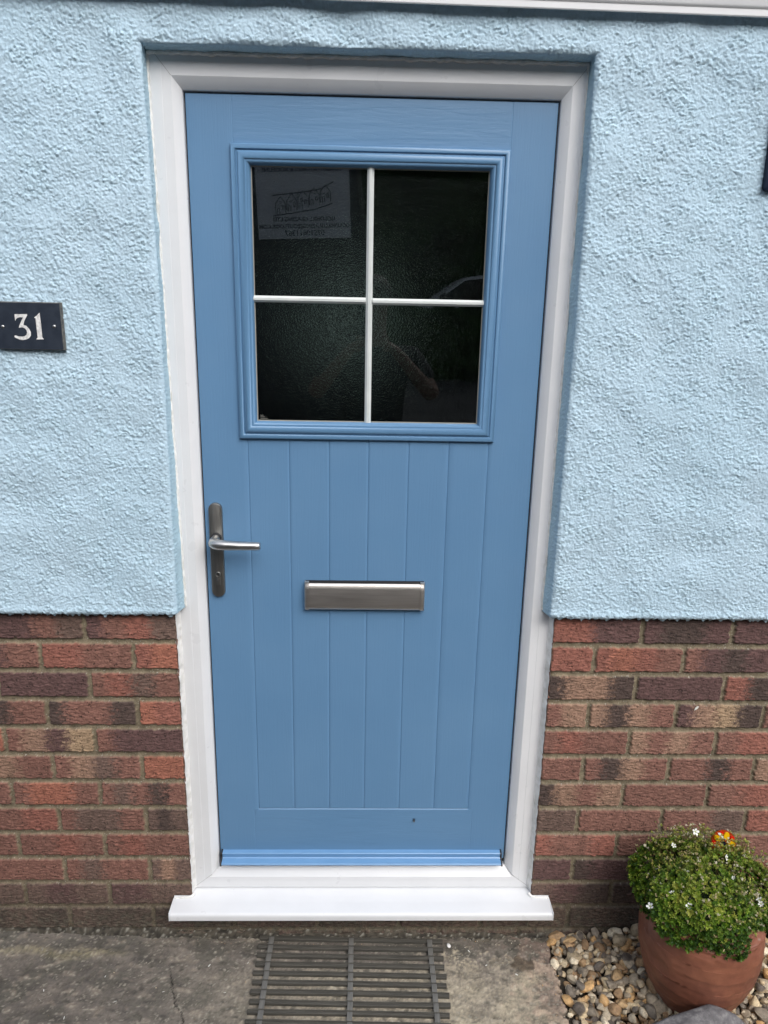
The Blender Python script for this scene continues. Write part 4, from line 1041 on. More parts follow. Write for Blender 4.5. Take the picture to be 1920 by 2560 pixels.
# ------------------------------------------------------------------ terracotta pot
PC = Vector((0.834, -0.193, 0.0))
pot = empty('terracotta_pot', PC); tag(pot, 'large rounded terracotta pot on the gravel right of the door', 'plant pot')
def pot_mesh():
    pf = [(0.0, 0.004), (0.070, 0.002), (0.078, 0.003), (0.086, 0.020), (0.100, 0.046), (0.118, 0.082), (0.1315, 0.120), (0.1395, 0.160), (0.1425, 0.196), (0.1420, 0.228), (0.1395, 0.256), (0.1372, 0.268), (0.1376, 0.2715), (0.1362, 0.2735), (0.1368, 0.2760), (0.1355, 0.2780),
          (0.1360, 0.2800), (0.1335, 0.286), (0.1285, 0.296), (0.1230, 0.304), (0.1190, 0.3085), (0.1150, 0.310), (0.1115, 0.307), (0.1105, 0.296), (0.1100, 0.286)]
    P = []; prof = np.array(pf); s = np.r_[0, np.cumsum(np.hypot(*np.diff(prof, axis=0).T))]
    ss = np.unique(np.r_[np.linspace(0, s[-1], 90), s]); rr = np.interp(ss, s, prof[:, 0]); zz = np.interp(ss, s, prof[:, 1])
    n = 160; th = np.linspace(0, 2*np.pi, n, endpoint=False); m_ = len(ss)
    nn_ = fnoise(m_, n, 0.005, 0.12, 0.6, seed=201)*0.0010+fnoise(m_, n, 0.005, 0.03, 0.6, seed=202)*0.00035
    Rr = rr[:, None]+nn_*np.clip(rr[:, None]/0.1, 0, 1); V = np.stack([Rr*np.cos(th), Rr*np.sin(th), zz[:, None]+0*th], -1).reshape(-1, 3)
    i = np.arange(m_*n).reshape(m_, n); F = np.stack([i[:-1], np.roll(i[:-1], -1, 1), np.roll(i[1:], -1, 1), i[1:]], -1).reshape(-1, 4)
    return V, F
V, F = pot_mesh(); o = np_mesh('body', V, F, M['terra'], pot); smooth_angle(o, 50)
mb = MB(); mb.lathe([(0.0, 0.292), (0.06, 0.291), (0.112, 0.288)], (0, 0, 0), 48); mb.build('soil', M['soil'], pot, 60)

# ------------------------------------------------------------------ mossy saxifrage
plant = empty('flowering_plant', (PC.x, PC.y, 0.29)); tag(plant, 'bushy green cushion plant with small white flowers filling the terracotta pot', 'plant')
def dome_pt(rg, lo=-0.25, hi=1.0, shell=1.0):
    """point on the cushion and its outward normal, relative to the plant"""
    while True:
        u = rg.uniform(lo, hi); a = rg.uniform(0, 2*np.pi); h = math.sqrt(max(0, 1-u*u)); d = np.array([h*math.cos(a), h*math.sin(a), u])
        bulge = 1+0.07*math.sin(3*a+1.0)+0.05*math.sin(5*a+2.2)+0.05*math.sin(7*a+u*5)
        ext = np.array([0.156, 0.143, 0.122])*bulge*shell
        p = d*ext+np.array([-0.004, 0.004, 0.012])
        if p[1]+PC.y > -0.030: continue
        return p, d/np.linalg.norm(d), a
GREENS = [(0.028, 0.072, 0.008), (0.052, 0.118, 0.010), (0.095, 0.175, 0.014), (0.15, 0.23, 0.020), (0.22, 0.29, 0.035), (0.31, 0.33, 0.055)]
def rosettes():
    rg = np.random.default_rng(301); V = []; F = []; C = []; nfl = 0
    lump = [(rg.uniform(0, 2*np.pi), rg.uniform(-0.2, 1.0), rg.uniform(-1, 1)) for _ in range(26)]
    for i in range(5200):
        lo = -0.30
        p, nrm, a = dome_pt(rg, lo, 1.0, 1.0-abs(rg.normal(0, 0.05))+(0.05*rg.random() if rg.random() < 0.25 else 0))
        k = sum(w_*math.exp(-(((a-la+math.pi) % (2*math.pi)-math.pi)**2*3+(nrm[2]-lu)**2*9)) for la, lu, w_ in lump)
        nm = nrm+rg.normal(0, 0.28, 3)+np.array([0, 0, 0.25]); nm /= np.linalg.norm(nm)
        t1 = np.cross(nm, [0.3, 0.2, 1]); t1 /= np.linalg.norm(t1); t2 = np.cross(nm, t1)
        s = rg.uniform(0.0052, 0.0095)*(1+0.1*k); p = p*(1+0.055*k)
        m_ = rg.integers(7, 11); a0 = rg.uniform(0, 6.28)
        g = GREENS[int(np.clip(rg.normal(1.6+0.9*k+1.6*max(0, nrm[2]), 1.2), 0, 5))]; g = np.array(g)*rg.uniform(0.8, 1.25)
        for q in range(m_):
            an = a0+2*math.pi*q/m_+rg.normal(0, 0.15); up = rg.uniform(0.25, 1.1) if q % 2 else rg.uniform(0.7, 1.6)
            d = (t1*math.cos(an)+t2*math.sin(an)); tip = d+nm*up; tip /= np.linalg.norm(tip); sd_ = np.cross(tip, nm); sd_ /= (np.linalg.norm(sd_)+1e-6)
            L = s*rg.uniform(0.8, 1.15); w_ = L*0.16
            b = len(V); mid = p+tip*L*0.55-nm*L*0.04; e = p+tip*L-nm*L*0.12
            V += [p-sd_*w_*0.5, p+sd_*w_*0.5, mid+sd_*w_*1.25, mid-sd_*w_*1.25, e+sd_*w_*0.35, e-sd_*w_*0.35]
            F += [(b, b+1, b+2, b+3), (b+3, b+2, b+4, b+5)]
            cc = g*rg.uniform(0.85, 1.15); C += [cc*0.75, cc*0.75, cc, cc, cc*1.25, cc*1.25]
    # leafy core so the gaps look into more foliage
    return V, F, C
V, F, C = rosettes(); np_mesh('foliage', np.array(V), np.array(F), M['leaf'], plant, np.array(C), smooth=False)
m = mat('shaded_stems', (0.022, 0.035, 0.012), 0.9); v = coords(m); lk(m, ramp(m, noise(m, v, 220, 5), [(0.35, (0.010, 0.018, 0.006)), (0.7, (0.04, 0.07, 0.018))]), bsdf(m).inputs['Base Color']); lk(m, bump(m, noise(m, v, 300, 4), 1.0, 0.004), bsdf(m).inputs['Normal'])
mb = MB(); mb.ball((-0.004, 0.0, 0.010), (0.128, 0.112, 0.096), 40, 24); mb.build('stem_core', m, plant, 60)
# fine dry flower stalks with buds and seed heads
def stalks():
    rg = np.random.default_rng(333); mb = MB(); tips = []; C = []
    V = []; F = []; C = []
    def thin(P, r, col):
        b = len(V)
        for i, p in enumerate(P):
            for q in range(3):
                an = q*2.094; V.append(p+np.array([math.cos(an)*r, math.sin(an)*r, 0])); C.append(col)
        for i in range(len(P)-1):
            for q in range(3): F.append((b+i*3+q, b+i*3+(q+1) % 3, b+(i+1)*3+(q+1) % 3, b+(i+1)*3+q))
    def spike(p, s, col, k=5):
        for q in range(k):
            d = rg.normal(0, 1, 3); d[2] = abs(d[2]); d /= np.linalg.norm(d); sd_ = np.cross(d, [0.2, 0.9, 0.3]); sd_ /= np.linalg.norm(sd_)
            b = len(V); V.extend([p-sd_*s*0.25, p+sd_*s*0.25, p+d*s+sd_*s*0.12, p+d*s-sd_*s*0.12]); F.append((b, b+1, b+2, b+3)); C.extend([col]*4)
    for i in range(1500):
        top = rg.random() < 0.72
        p, nrm, a = dome_pt(rg, 0.30 if top else -0.05, 1.0, 0.97)
        if nrm[0] < -0.5 and rg.random() < 0.5: continue
        h = rg.uniform(0.012, 0.036)*(1.25 if nrm[2] > 0.6 else 0.75)
        d = nrm*0.7+np.array([0, 0, 0.8])+rg.normal(0, 0.3, 3); d /= np.linalg.norm(d)
        bnd = rg.normal(0, 0.006, 3); mid = p+d*h*0.5+bnd*0.5; e = p+d*h+bnd*0.3
        br = rg.random(); col = np.array((0.16, 0.13, 0.045))*rg.uniform(0.6, 1.3) if br < 0.65 else np.array((0.10, 0.16, 0.04))
        thin([p, mid, e], 0.00035, col)
        hc = [np.array((0.30, 0.34, 0.07)), np.array((0.42, 0.36, 0.20)), np.array((0.55, 0.52, 0.40)), np.array((0.16, 0.22, 0.05))][rg.choice(4, p=[0.42, 0.22, 0.12, 0.24])]
        spike(e, rg.uniform(0.0030, 0.0060), hc*1.25, rg.integers(5, 9))
    # tall wiry stalks that stand clear of the cushion
    for (x, y, h, lx, ly) in ((-0.105, 0.03, 0.10, -0.008, 0), (-0.06, 0.05, 0.085, -0.006, 0), (0.0, 0.06, 0.10, 0.002, 0), (0.02, 0.05, 0.088, -0.004, 0), (0.075, 0.04, 0.085, 0.012, 0), (0.115, 0.0, 0.10, 0.05, 0.02), (0.13, 0.02, 0.09, 0.06, 0), (0.10, -0.02, 0.07, 0.05, 0), (-0.02, 0.07, 0.07, -0.02, 0), (-0.13, 0.0, 0.06, -0.012, 0))+tuple((rg.uniform(-0.12, 0.12), rg.uniform(-0.02, 0.09), rg.uniform(0.03, 0.085), rg.normal(0, 0.012), rg.normal(0, 0.01)) for _ in range(48)):
        z0_ = 0.012+0.126*math.sqrt(max(0.05, 1-(x/0.165)**2-(y/0.146)**2))-0.012; p = np.array([x, y, z0_]); e = p+np.array([lx, ly, h*0.62])
        thin([p, (p+e)/2+rg.normal(0, 0.002, 3), e], 0.00038, np.array((0.15, 0.12, 0.045))); spike(e, 0.005, np.array((0.38, 0.36, 0.08)), 7)
        for _ in range(3):
            e2 = e+rg.normal(0, 0.009, 3)-np.array([0, 0, 0.008]); thin([p*0.3+e*0.7, e2], 0.0003, np.array((0.15, 0.12, 0.045))); spike(e2, 0.0035, np.array((0.34, 0.30, 0.10)), 5)
    o = np_mesh('stalks', np.array(V), np.array(F), M['stem'], plant, np.array(C), smooth=False); tag(o, kind='stuff')
stalks()
def flower_mesh(seed):
    rg = random.Random(seed); V = []; F = []
    for q in range(5):
        an = 2*math.pi*q/5+rg.uniform(-0.1, 0.1); d = Vector((math.cos(an), math.sin(an), 0)); s = Vector((-math.sin(an), math.cos(an), 0)); up = Vector((0, 0, 1)); L = 0.0082*rg.uniform(0.9, 1.1); b = len(V)
        V += [d*0.0010, d*L*0.5+s*L*0.30+up*0.0012, d*L*0.88+s*L*0.30+up*0.0024, d*L+up*0.0022, d*L*0.88-s*L*0.30+up*0.0024, d*L*0.5-s*L*0.30+up*0.0012, d*L*0.55+up*0.0006]
        F += [(b, b+1, b+6), (b+1, b+2, b+3, b+6), (b+6, b+3, b+4, b+5), (b, b+6, b+5)]
    me = bpy.data.meshes.new('flower'); me.from_pydata([tuple(p) for p in V], [], F); me.materials.append(M['petal']); me.shade_smooth(); return me
fm = [flower_mesh(i) for i in range(3)]
mbx = MB(); mbx.ball((0, 0, 0.0008), (0.0015, 0.0015, 0.0012), 8, 5); eye_o = mbx.build('flower_eye', M['eye'], None, 60); eye_me = eye_o.data; bpy.data.objects.remove(eye_o)
def rayp(px, py, y):
    """point of the real scene at depth y seen at this place of the photograph (used once to read positions)"""
    return None
FLW = [  # x, y, z relative to the plant origin, size
    (-0.038, 0.02, 0.190, 1.0), (0.024, 0.02, 0.178, 1.05), (-0.0777, -0.0375, 0.1265, 1.0), (-0.1170, -0.0663, 0.0927, 0.85), (-0.1580, -0.0549, 0.0434, 1.1), (-0.0915, -0.0995, 0.0870, 0.9), (-0.0973, -0.1081, 0.0728, 0.85),
    (-0.1325, -0.0673, 0.0766, 0.7), (0.0715, -0.0966, 0.1010, 0.9), (0.0728, -0.1026, 0.0954, 0.8), (0.1304, -0.0427, 0.1144, 1.0), (0.1021, -0.1187, 0.0715, 1.0), (-0.1327, -0.0385, 0.0916, 0.5), (0.0229, -0.0642, 0.1317, 0.6),
    (-0.0757, 0.0408, 0.1335, 0.75), (0.0285, -0.0115, 0.1425, 0.95), (-0.0297, -0.0082, 0.1426, 0.6), (-0.1281, 0.0, 0.100, 0.5)]
mbs = MB()
for i, (x, y, z, s) in enumerate(FLW):
    f = bpy.data.objects.new('flower', fm[i % 3]); COL.objects.link(f); f.parent = plant; f.location = (x, y, z); f.scale = (s, s, s)
    f.rotation_euler = (R(random.Random(i).uniform(25, 60)), R(random.Random(i+9).uniform(-25, 25)), i*1.3)
    e = bpy.data.objects.new('flower_eye', eye_me); COL.objects.link(e); e.parent = f
    mbs.tube([(x, y, z-0.0002), (x*0.97, y*0.95+0.003, z-0.018), (x*0.93, y*0.9+0.008, z-0.040 if z > 0.1 else z-0.025)], 0.00045, 5)
tag(mbs.build('flower_stalks', mat('flower_stalk_green', (0.14, 0.15, 0.05), 0.6), plant, 60), kind='stuff')

# ------------------------------------------------------------------ fused glass flower on a stake
oc = Vector((0.8800, -0.152, 0.4310)); orn = empty('glass_flower', oc); tag(orn, 'round red and yellow glass flower ornament standing in the potted plant', 'ornament')
tiltm = Matrix.Scale(1.14, 4) @ Matrix.Rotation(R(-20), 4, 'X') @ Matrix.Rotation(R(8), 4, 'Y')
def disc(name, pts, y0, y1, mt):
    mb = MB(); mb.prism(pts, y0, y1); mb.v = [tuple(tiltm @ Vector(p)) for p in mb.v]; return mb.build(name, mt, orn, 40)
disc('disc', [(0.027*math.cos(R(a)), 0.027*math.sin(R(a))) for a in range(0, 360, 10)], -0.0015, 0.0015, M['amber'])
for q in range(5):
    a = 90+72*q-14; P = []
    for t in range(12):
        th = R(30*t); rr_, ww = 0.0085, 0.0058; px_ = 0.0165+rr_*math.cos(th); pz_ = ww*math.sin(th)
        P.append((px_*math.cos(R(a))-pz_*math.sin(R(a)), px_*math.sin(R(a))+pz_*math.cos(R(a))))
    disc('petal', P, -0.0042, -0.0016, M['yellow'])
    a2 = a+34; P = [(0.0215*math.cos(R(a2))+0.0045*math.cos(R(30*t)), 0.0215*math.sin(R(a2))+0.0045*math.sin(R(30*t))) for t in range(12)]
    disc('petal_bead', P, -0.0045, -0.0016, M['red'])
    mb = MB(); mb.tube([tiltm @ Vector((0.004*math.cos(R(a2)), -0.0046, 0.004*math.sin(R(a2)))), tiltm @ Vector((0.0215*math.cos(R(a2)), -0.0052, 0.0215*math.sin(R(a2))))], 0.0008, 6); mb.build('spoke', M['eye'], orn, 60)
disc('centre', [(0.0048*math.cos(R(a)), 0.0048*math.sin(R(a))) for a in range(0, 360, 24)], -0.0062, -0.0016, M['gl_black'])
mb = MB(); mb.tube([(0, 0.003, -0.02), (-0.004, 0.004, -0.07), (-0.010, 0.0, -0.14)], 0.0016, 8); mb.build('stake', M['rod'], orn, 60)

# ------------------------------------------------------------------ boulder
def boulder():
    rg = np.random.default_rng(9); dirs = IV
    me = bpy.data.meshes.new('t'); bm = bmesh.new(); bmesh.ops.create_icosphere(bm, subdivisions=5, radius=1); D = np.array([v_.co[:] for v_ in bm.verts]); F = np.array([[v_.index for v_ in f.verts] for f in bm.faces]); bm.free()
    D /= np.linalg.norm(D, axis=1)[:, None]
    n = rg.standard_normal((14, 3)); n /= np.linalg.norm(n, axis=1)[:, None]; d = rg.uniform(0.8, 1.05, 14); dot = np.clip(D @ n.T, 0.05, None)
    r = (((dot/d)**9).sum(1))**(-1/9); r = np.minimum(r, 1.15)
    for k, A in ((3, 0.03), (7, 0.014), (15, 0.006), (31, 0.003)):
        w_ = rg.standard_normal((6, 3))*k; ph = rg.uniform(0, 6.28, 6); r = r+A*np.sin(D @ w_.T+ph).sum(1)/2.4
    V = D*r[:, None]*np.array([0.122, 0.070, 0.098]); o = np_mesh('boulder', V, F, M['rock'], None); o.location = (0.7640, -0.376, 0.046); o.rotation_euler = (0.0, R(2), 0.2)
    tag(o, 'rounded grey stone in front of the terracotta pot', 'stone')
boulder()
# petal stuck on the brick
mb = MB(); c0 = Vector((0.8415, -0.0015, 0.7126)); P = [c0+Vector(p) for p in ((-0.0045, 0, -0.0075), (-0.0030, -0.001, 0.001), (0.0005, -0.002, 0.0058), (0.0045, -0.0018, 0.0062), (0.0052, -0.001, 0.0015), (0.0015, -0.0012, -0.003))]
mb.add(P, [(0, 1, 2, 3, 4, 5)]); tag(mb.build('petal', M['petal'], None), 'single white petal stuck to the brick wall right of the door', 'petal')

# ------------------------------------------------------------------ what stands behind the photographer and shows in the glass
def hillside():
    n2 = 60; X, Yv = np.meshgrid(np.linspace(-30, 30, n2), np.linspace(-60, -3.5, n2))
    Z = -0.03+np.clip((-Yv-5)/6, 0, 1)*0.85
    o = np_mesh('drive', np.stack([X, Yv, Z], -1).reshape(-1, 3), grid_faces(n2, n2), mg, None); tag(o, kind='structure')
hillside()
mh = mat('hedge_leaves', (0.03, 0.07, 0.015), 0.9, 0, 0.1); v = coords(mh)
lk(mh, ramp(mh, noise(mh, v, 5, 6, 0.7), [(0.35, (0.008, 0.018, 0.005)), (0.6, (0.03, 0.07, 0.014)), (0.75, (0.06, 0.12, 0.03))]), bsdf(mh).inputs['Base Color'])
def tree_belt():
    st = 0.25; x = np.arange(-30, 30, st); z = np.arange(0.7, 9.6, st); nx, nz = len(x), len(z); X, Z = np.meshgrid(x, z)
    a = fnoise(nz, nx, st, 2.6, 0.6, seed=401); b = fnoise(nz, nx, st, 0.9, 0.5, seed=402)
    top = 1-np.clip((Z-8.2)/1.4, 0, 1)**2
    Yv = -15.0+0.55*a+0.28*b-(1-top)*1.5; Z2 = Z+0.35*a*np.clip((Z-7)/2, 0, 1)
    V = np.concatenate([np.stack([X, Yv, Z2], -1).reshape(-1, 3), np.stack([X, Yv*0-17.5, Z2*0.98], -1).reshape(-1, 3)])
    F = grid_faces(nz, nx); i = np.arange(nz*nx).reshape(nz, nx); k = nz*nx
    T = np.stack([i[-1, :-1], i[-1, 1:], i[-1, 1:]+k, i[-1, :-1]+k], -1)
    o = np_mesh('tree_belt', V, np.concatenate([F, F[:, ::-1]+k, T]), mh, None); tag(o, 'dark tall belt of trees beyond the parked cars, seen only in the door glass', 'trees', kind='stuff')
tree_belt()
mdk = mat('van_paint', (0.010, 0.011, 0.014), 0.35); mwin = mat('car_glass', (0.004, 0.004, 0.005), 0.06); mty = mat('tyre', (0.01, 0.01, 0.01), 0.8); mwp = mat('white_car_paint', (0.62, 0.63, 0.65), 0.25); mlip = mat('window_trim', (0.10, 0.105, 0.12), 0.3)
van = empty('panel_van', (-0.93, -2.62, -0.03)); tag(van, 'dark panel van with a white notice in its window, behind the photographer', 'van')
def vrel(o): return rel(o, van)
sec = [(-1.92, 0.45), (-1.95, 1.2), (-1.90, 1.9), (-1.78, 2.58), (-1.60, 2.70), (-0.26, 2.70), (-0.08, 2.58), (0.02, 1.9), (0.06, 1.2), (0.03, 0.45)]
n = len(sec); mb = MB(); ysn = [(-2.64, 0.97), (-2.70, 1.0), (-6.2, 1.0), (-7.1, 0.93)]
for y, k in ysn: mb.v += [(-0.93+(x+0.93)*k, y, z if z < 0.5 else 0.5+(z-0.5)*(0.995 if k > 0.95 else 0.45)) for x, z in sec]
for q in range(len(ysn)-1):
    for i in range(n): mb.f.append((q*n+i, q*n+(i+1) % n, (q+1)*n+(i+1) % n, (q+1)*n+i))
mb.f.append(tuple(range(n))); mb.f.append(tuple(range(3*n, 4*n))); vrel(mb.build('body', mdk, None, 35))
for a0, a1 in ((-1.66, -1.00), (-0.86, -0.02)):
    P = rounded(a0+0.02, a1-0.06, 1.955, 2.52, 0.10); o = vrel(bevel_plate('rear_window_trim', [(x, z) for x, z in P], -2.66, -2.622, 0.012, mlip, None))
    o.rotation_euler = (0, 0, 0)
vrel(mdk and bevel_plate('rear_window', rounded(-0.83, -0.09, 2.00, 2.50, 0.09), -2.63, -2.616, 0.003, mwin, None)); vrel(bevel_plate('rear_window', rounded(-1.62, -1.07, 2.00, 2.50, 0.09), -2.63, -2.616, 0.003, mwin, None))
for o in [c_ for c_ in van.children if c_.name.startswith('rear_window')]:
    # these plates face the house, so turn their fronts round
    o.data.transform(Matrix.Translation((0, -2.64, 0)) @ Matrix.Scale(-1, 4, (0, 1, 0)) @ Matrix.Translation((0, 2.64, 0))); o.data.flip_normals()
mb = MB(); mb.box(-1.9, 0.02, -2.66, -2.56, 0.40, 0.62, 0.03); vrel(mb.build('bumper', mlip, None, 40))
for wx in (-1.72, -0.16):
    for wy in (-3.5, -6.2):
        mb = MB(); mb.v = []; mb.tube([(wx-0.1, wy, 0.30), (wx+0.1, wy, 0.30)], 0.33, 28); vrel(mb.build('wheel', mty, None, 40))
for lx_ in (-1.88, -0.02):
    mb = MB(); mb.box(lx_-0.05, lx_+0.05, -2.66, -2.61, 0.95, 1.5, 0.02); vrel(mb.build('tail_lamp', M['red'], None, 40))
mb = MB(); mb.tube([(-0.93, -2.60, 1.15), (-0.93, -2.585, 1.25), (-0.93, -2.60, 1.35)], 0.012, 8); vrel(mb.build('door_handle', mlip, None))
# paper notice in the window
note = empty('window_notice', (-0.37, -2.598, 2.05)); tag(note, 'white paper notice with lettering and a sketch of cottages in the van window', 'notice')
mpap = mat('paper', (0.62, 0.62, 0.64), 0.6); mink = mat('ink', (0.03, 0.03, 0.05), 0.6)
nm = Matrix.Translation((-0.3665, -2.600, 2.235)) @ Matrix.Rotation(R(-2.2), 4, 'Y')
W2, H2 = 0.256, 0.195
mb = MB(); mb.box(-W2, W2, -0.001, 0.001, -H2, H2+0.06, m=nm); rel(mb.build('sheet', mpap, None), note)
def note_text(body, size, z, name='lettering'):
    cu = bpy.data.curves.new(name, 'FONT'); cu.body = body; cu.size = size; cu.align_x = 'CENTER'; cu.extrude = 0.0004; cu.offset = 0.0008
    o = bpy.data.objects.new(name, cu); COL.objects.link(o); bpy.context.view_layer.update()
    dg = bpy.context.evaluated_depsgraph_get(); me = bpy.data.meshes.new_from_object(o.evaluated_get(dg)); bpy.data.objects.remove(o)
    me.transform(nm @ Matrix.Translation((0, 0.0015, z)) @ Matrix.Rotation(R(180), 4, 'Z') @ Matrix.Rotation(R(90), 4, 'X')); o = link(name, me, mink); rel(o, note); return o
note_text('WINDOWS & DOORS', 0.046, H2-0.005); note_text('CONSERVATORIES & ROOFLINE', 0.031, H2-0.045)
note_text('GOLDHILL GLAZING LTD', 0.030, -H2+0.092); note_text('GOLDHILLGLAZING@OUTLOOK.COM', 0.0285, -H2+0.056); note_text('07510611367', 0.040, -H2+0.016)
rgs = random.Random(4); mb = MB()   # loose pen sketch of a row of stepped cottages
def pen(P, w_=0.0022):
    for a, b in zip(P[:-1], P[1:]): mb.tube([nm @ Vector((-a[0], 0.0016, a[1])), nm @ Vector((-b[0], 0.0016, b[1]))], w_, 4)
for i in range(5):
    x = -0.15+i*0.062; z = 0.045-i*0.014; wdt = 0.055; 
    pen([(x, z-0.05), (x, z), (x+wdt*0.5, z+0.035), (x+wdt, z), (x+wdt, z-0.055)]); pen([(x+0.01, z-0.012), (x+0.02, z-0.012), (x+0.02, z-0.03), (x+0.01, z-0.03), (x+0.01, z-0.012)])
    pen([(x+0.034, z-0.055), (x+0.034, z-0.026), (x+0.046, z-0.026), (x+0.046, z-0.056)])
    for q in range(7): px_ = x+rgs.uniform(0, wdt); pz_ = z+rgs.uniform(-0.02, 0.026); pen([(px_, pz_), (px_+0.014, pz_-0.006)], 0.0014)
pen([(-0.17, 0.095), (-0.10, 0.060), (0.0, 0.045), (0.17, 0.03)], 0.003); pen([(-0.16, -0.015), (-0.06, -0.045), (0.05, -0.06), (0.17, -0.075)], 0.003)
rel(mb.build('cottage_sketch', mink, None), note)
# white car on the slope
car = empty('parked_car', (2.0, -12.0, 0.78)); tag(car, 'white hatchback parked across the drive, reflected in the door glass', 'car')
prf = [(-1.95, 0.35), (-2.0, 0.62), (-1.85, 0.80), (-1.25, 0.95), (-0.95, 1.02), (-0.35, 1.42), (0.2, 1.50), (1.1, 1.46), (1.75, 1.05), (2.0, 0.95), (2.02, 0.45), (1.9, 0.30), (-1.85, 0.30)]
mb = MB(); n = len(prf)
for y, ins_ in ((0.86, 0), (0.80, 0), (-0.80, 0), (-0.86, 0)):
    k = 0.985 if abs(y) > 0.83 else 1.0
    mb.v += [(x*k, (y if z < 1.03 else y*0.86), 0.30+(z-0.30)*k) for x, z in prf]
for q in range(3):
    for i in range(n): mb.f.append((q*n+i, q*n+(i+1) % n, (q+1)*n+(i+1) % n, (q+1)*n+i))
mb.f.append(tuple(range(n))); mb.f.append(tuple(range(3*n, 4*n))); mb.build('body', mwp, car, 30)
for P in ([(-0.86, 1.02), (-0.38, 1.36), (0.18, 1.43), (0.18, 1.02)], [(0.24, 1.02), (0.24, 1.43), (1.02, 1.39), (1.35, 1.06)]):
    mb = MB(); mb.prism(P, 0.70, 0.885); mb.build('side_window', mwin, car)
for wx in (-1.25, 1.3):
    for wy in (0.76, -0.76):
        mb = MB(); mb.tube([(wx, wy-0.1, 0.31), (wx, wy+0.12, 0.31)], 0.31, 28); wh = mb.build('wheel', mty, car, 40); mb = MB(); mb.tube([(wx, wy+0.121, 0.31), (wx, wy+0.13, 0.31)], 0.19, 20); mb.build('rim', mlip, wh, 40)
mb = MB(); mb.ball((-0.72, 0.98, 1.08), (0.10, 0.09, 0.075)); mb.build('mirror', M['black'], car, 60)
mb = MB(); mb.ball((-1.88, 0.62, 0.72), (0.10, 0.16, 0.08)); mb.build('headlight', mwin, car, 60)

def cover_hedge():  # hedge put in to block the lower part of the car's reflection
    st = 0.08; x = np.arange(-9, 9, st); z = np.arange(0.6, 1.72, st); nx, nz = len(x), len(z); X, Z = np.meshgrid(x, z)
    b = fnoise(nz, nx, st, 0.5, 0.6, seed=411)
    V = np.concatenate([np.stack([X, -9.6+0.06*b, Z+0.03*b], -1).reshape(-1, 3), np.stack([X, -10.4-0.05*b, Z+0.03*b], -1).reshape(-1, 3)])
    F = grid_faces(nz, nx); i = np.arange(nz*nx).reshape(nz, nx); k = nz*nx; T = np.stack([i[-1, :-1], i[-1, 1:], i[-1, 1:]+k, i[-1, :-1]+k], -1)
    o = np_mesh('hedge', V, np.concatenate([F, F[:, ::-1]+k, T]), mh, None); tag(o, 'low clipped green hedge added to cover the lower part of the parked white car', 'hedge')
cover_hedge()
# ------------------------------------------------------------------ photographer behind the camera (dark clothes, phone held up)
def skin(name, pts, edges, mt, parent, sub=2, roots=(0,)):
    me = bpy.data.meshes.new(name); me.from_pydata([p[0] for p in pts], edges, []); o = link(name, me, mt, parent)
    md = o.modifiers.new('skin', 'SKIN'); md.use_smooth_shade = True; sv = me.skin_vertices[0].data
    for i, p in enumerate(pts):
        r_ = p[1]; sv[i].radius = r_ if isinstance(r_, tuple) else (r_, r_); sv[i].use_root = i in roots
    sb = o.modifiers.new('sub', 'SUBSURF'); sb.levels = sub; sb.render_levels = sub; return o
mskin = mat('skin_tone', (0.17, 0.095, 0.065), 0.6); mcl = mat('black_cloth', (0.012, 0.012, 0.015), 0.9); mhair = mat('dark_hair', (0.03, 0.02, 0.014), 0.7)
per = empty('person', (0.03, -2.02, -0.03)); tag(per, 'person in dark clothes holding up a phone to photograph the door, seen in its glass', 'person')
J = [((0, 0, 1.00), (0.15, 0.10)), ((0, 0.0, 1.22), (0.145, 0.10)), ((0, 0.0, 1.42), (0.165, 0.10)), ((0, 0.0, 1.55), (0.065, 0.06)), ((0, 0.01, 1.62), (0.055, 0.06)), ((0, 0.03, 1.70), (0.072, 0.088)), ((0, 0.025, 1.79), (0.070, 0.085)),
     ((-0.19, 0, 1.46), 0.058), ((-0.30, 0.06, 1.28), 0.046), ((-0.13, 0.27, 1.50), 0.028), ((-0.085, 0.315, 1.545), (0.034, 0.018)),
     ((0.19, 0, 1.46), 0.058), ((0.30, 0.07, 1.28), 0.046), ((0.11, 0.27, 1.50), 0.028), ((0.06, 0.315, 1.545), (0.034, 0.018)),
     ((-0.10, 0, 0.92), 0.085), ((-0.11, 0.02, 0.50), 0.058), ((-0.12, -0.02, 0.09), 0.040), ((-0.13, 0.10, 0.04), (0.04, 0.03)),
     ((0.10, 0, 0.92), 0.085), ((0.11, 0.02, 0.50), 0.058), ((0.12, -0.02, 0.09), 0.040), ((0.13, 0.10, 0.04), (0.04, 0.03))]
E_ = [(0, 1), (1, 2), (2, 3), (3, 4), (4, 5), (5, 6), (2, 7), (7, 8), (8, 9), (9, 10), (2, 11), (11, 12), (12, 13), (13, 14), (0, 15), (15, 16), (16, 17), (17, 18), (0, 19), (19, 20), (20, 21), (21, 22)]
roots = [0]
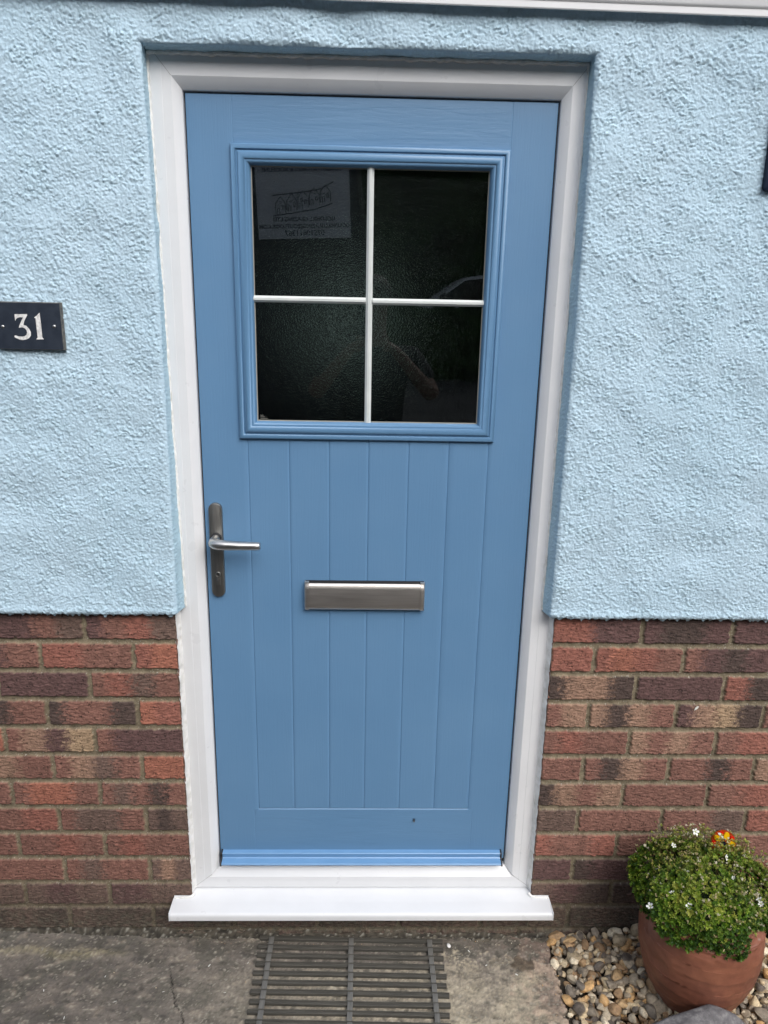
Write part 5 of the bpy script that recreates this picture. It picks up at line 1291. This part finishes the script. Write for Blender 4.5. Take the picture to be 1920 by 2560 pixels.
for s_, hx in ((-1, -0.085), (1, 0.06)):
    for f_ in range(4):   # fingers curling round the edge of the phone
        b = len(J); z_ = 1.575-0.019*f_; L = (0.9, 1.0, 0.95, 0.8)[f_]
        J += [((hx, 0.325, z_), 0.0088), ((hx-s_*0.018*L, 0.350, z_+0.003), 0.0083), ((hx-s_*0.034*L, 0.353, z_+0.004), 0.0075)]; E_ += [(b, b+1), (b+1, b+2)]; roots.append(b)
    b = len(J); J += [((hx, 0.305, 1.535), 0.011), ((hx-s_*0.016, 0.318, 1.565), 0.0095), ((hx-s_*0.03, 0.327, 1.585), 0.0085)]; E_ += [(b, b+1), (b+1, b+2)]; roots.append(b)
skin('body', J, E_, mskin, per, 2, roots)
up_ = [((0, 0, 0.98), (0.165, 0.115)), ((0, 0, 1.22), (0.16, 0.115)), ((0, 0, 1.42), (0.18, 0.115)), ((0, 0, 1.52), (0.085, 0.08)), ((-0.19, 0, 1.46), 0.075), ((-0.27, 0.04, 1.33), 0.066), ((0.19, 0, 1.46), 0.075), ((0.27, 0.045, 1.33), 0.066)]
skin('shirt', up_, [(0, 1), (1, 2), (2, 3), (2, 4), (4, 5), (2, 6), (6, 7)], mcl, per)
lo_ = [((0, 0, 1.02), (0.16, 0.115)), ((-0.10, 0, 0.90), 0.10), ((-0.11, 0.02, 0.50), 0.075), ((-0.12, -0.02, 0.10), 0.062), ((0.10, 0, 0.90), 0.10), ((0.11, 0.02, 0.50), 0.075), ((0.12, -0.02, 0.10), 0.062)]
skin('trousers', lo_, [(0, 1), (1, 2), (2, 3), (0, 4), (4, 5), (5, 6)], mcl, per)
mb = MB(); mb.ball((0, 0.012, 1.775), (0.083, 0.100, 0.090), 20, 12); mb.v = [p for p in mb.v]; mb.build('hair', mhair, per, 60)
for s_ in (-1, 1):
    mb = MB(); mb.ball((s_*0.032, 0.108, 1.735), (0.012, 0.008, 0.007)); mb.build('eye', mhair, per, 60)
mb = MB(); mb.tube([(0, 0.108, 1.735), (0, 0.130, 1.700), (0, 0.112, 1.692)], [0.008, 0.014, 0.010], 10); mb.tube([(-0.024, 0.110, 1.665), (0, 0.118, 1.663), (0.024, 0.110, 1.665)], 0.005, 8); mb.build('nose_and_mouth', mskin, per, 60)
for s_ in (-1, 1):
    mb = MB(); mb.ball((s_*0.128, 0.07, 0.045), (0.048, 0.13, 0.045)); mb.build('shoe', mcl, per, 60)
ph = bevel_plate('phone', rounded(-0.054, 0.018, 1.535, 1.687, 0.010), -1.684, -1.692, 0.002, mwin, None); tag(ph, 'black phone held up in both hands towards the door', 'phone')
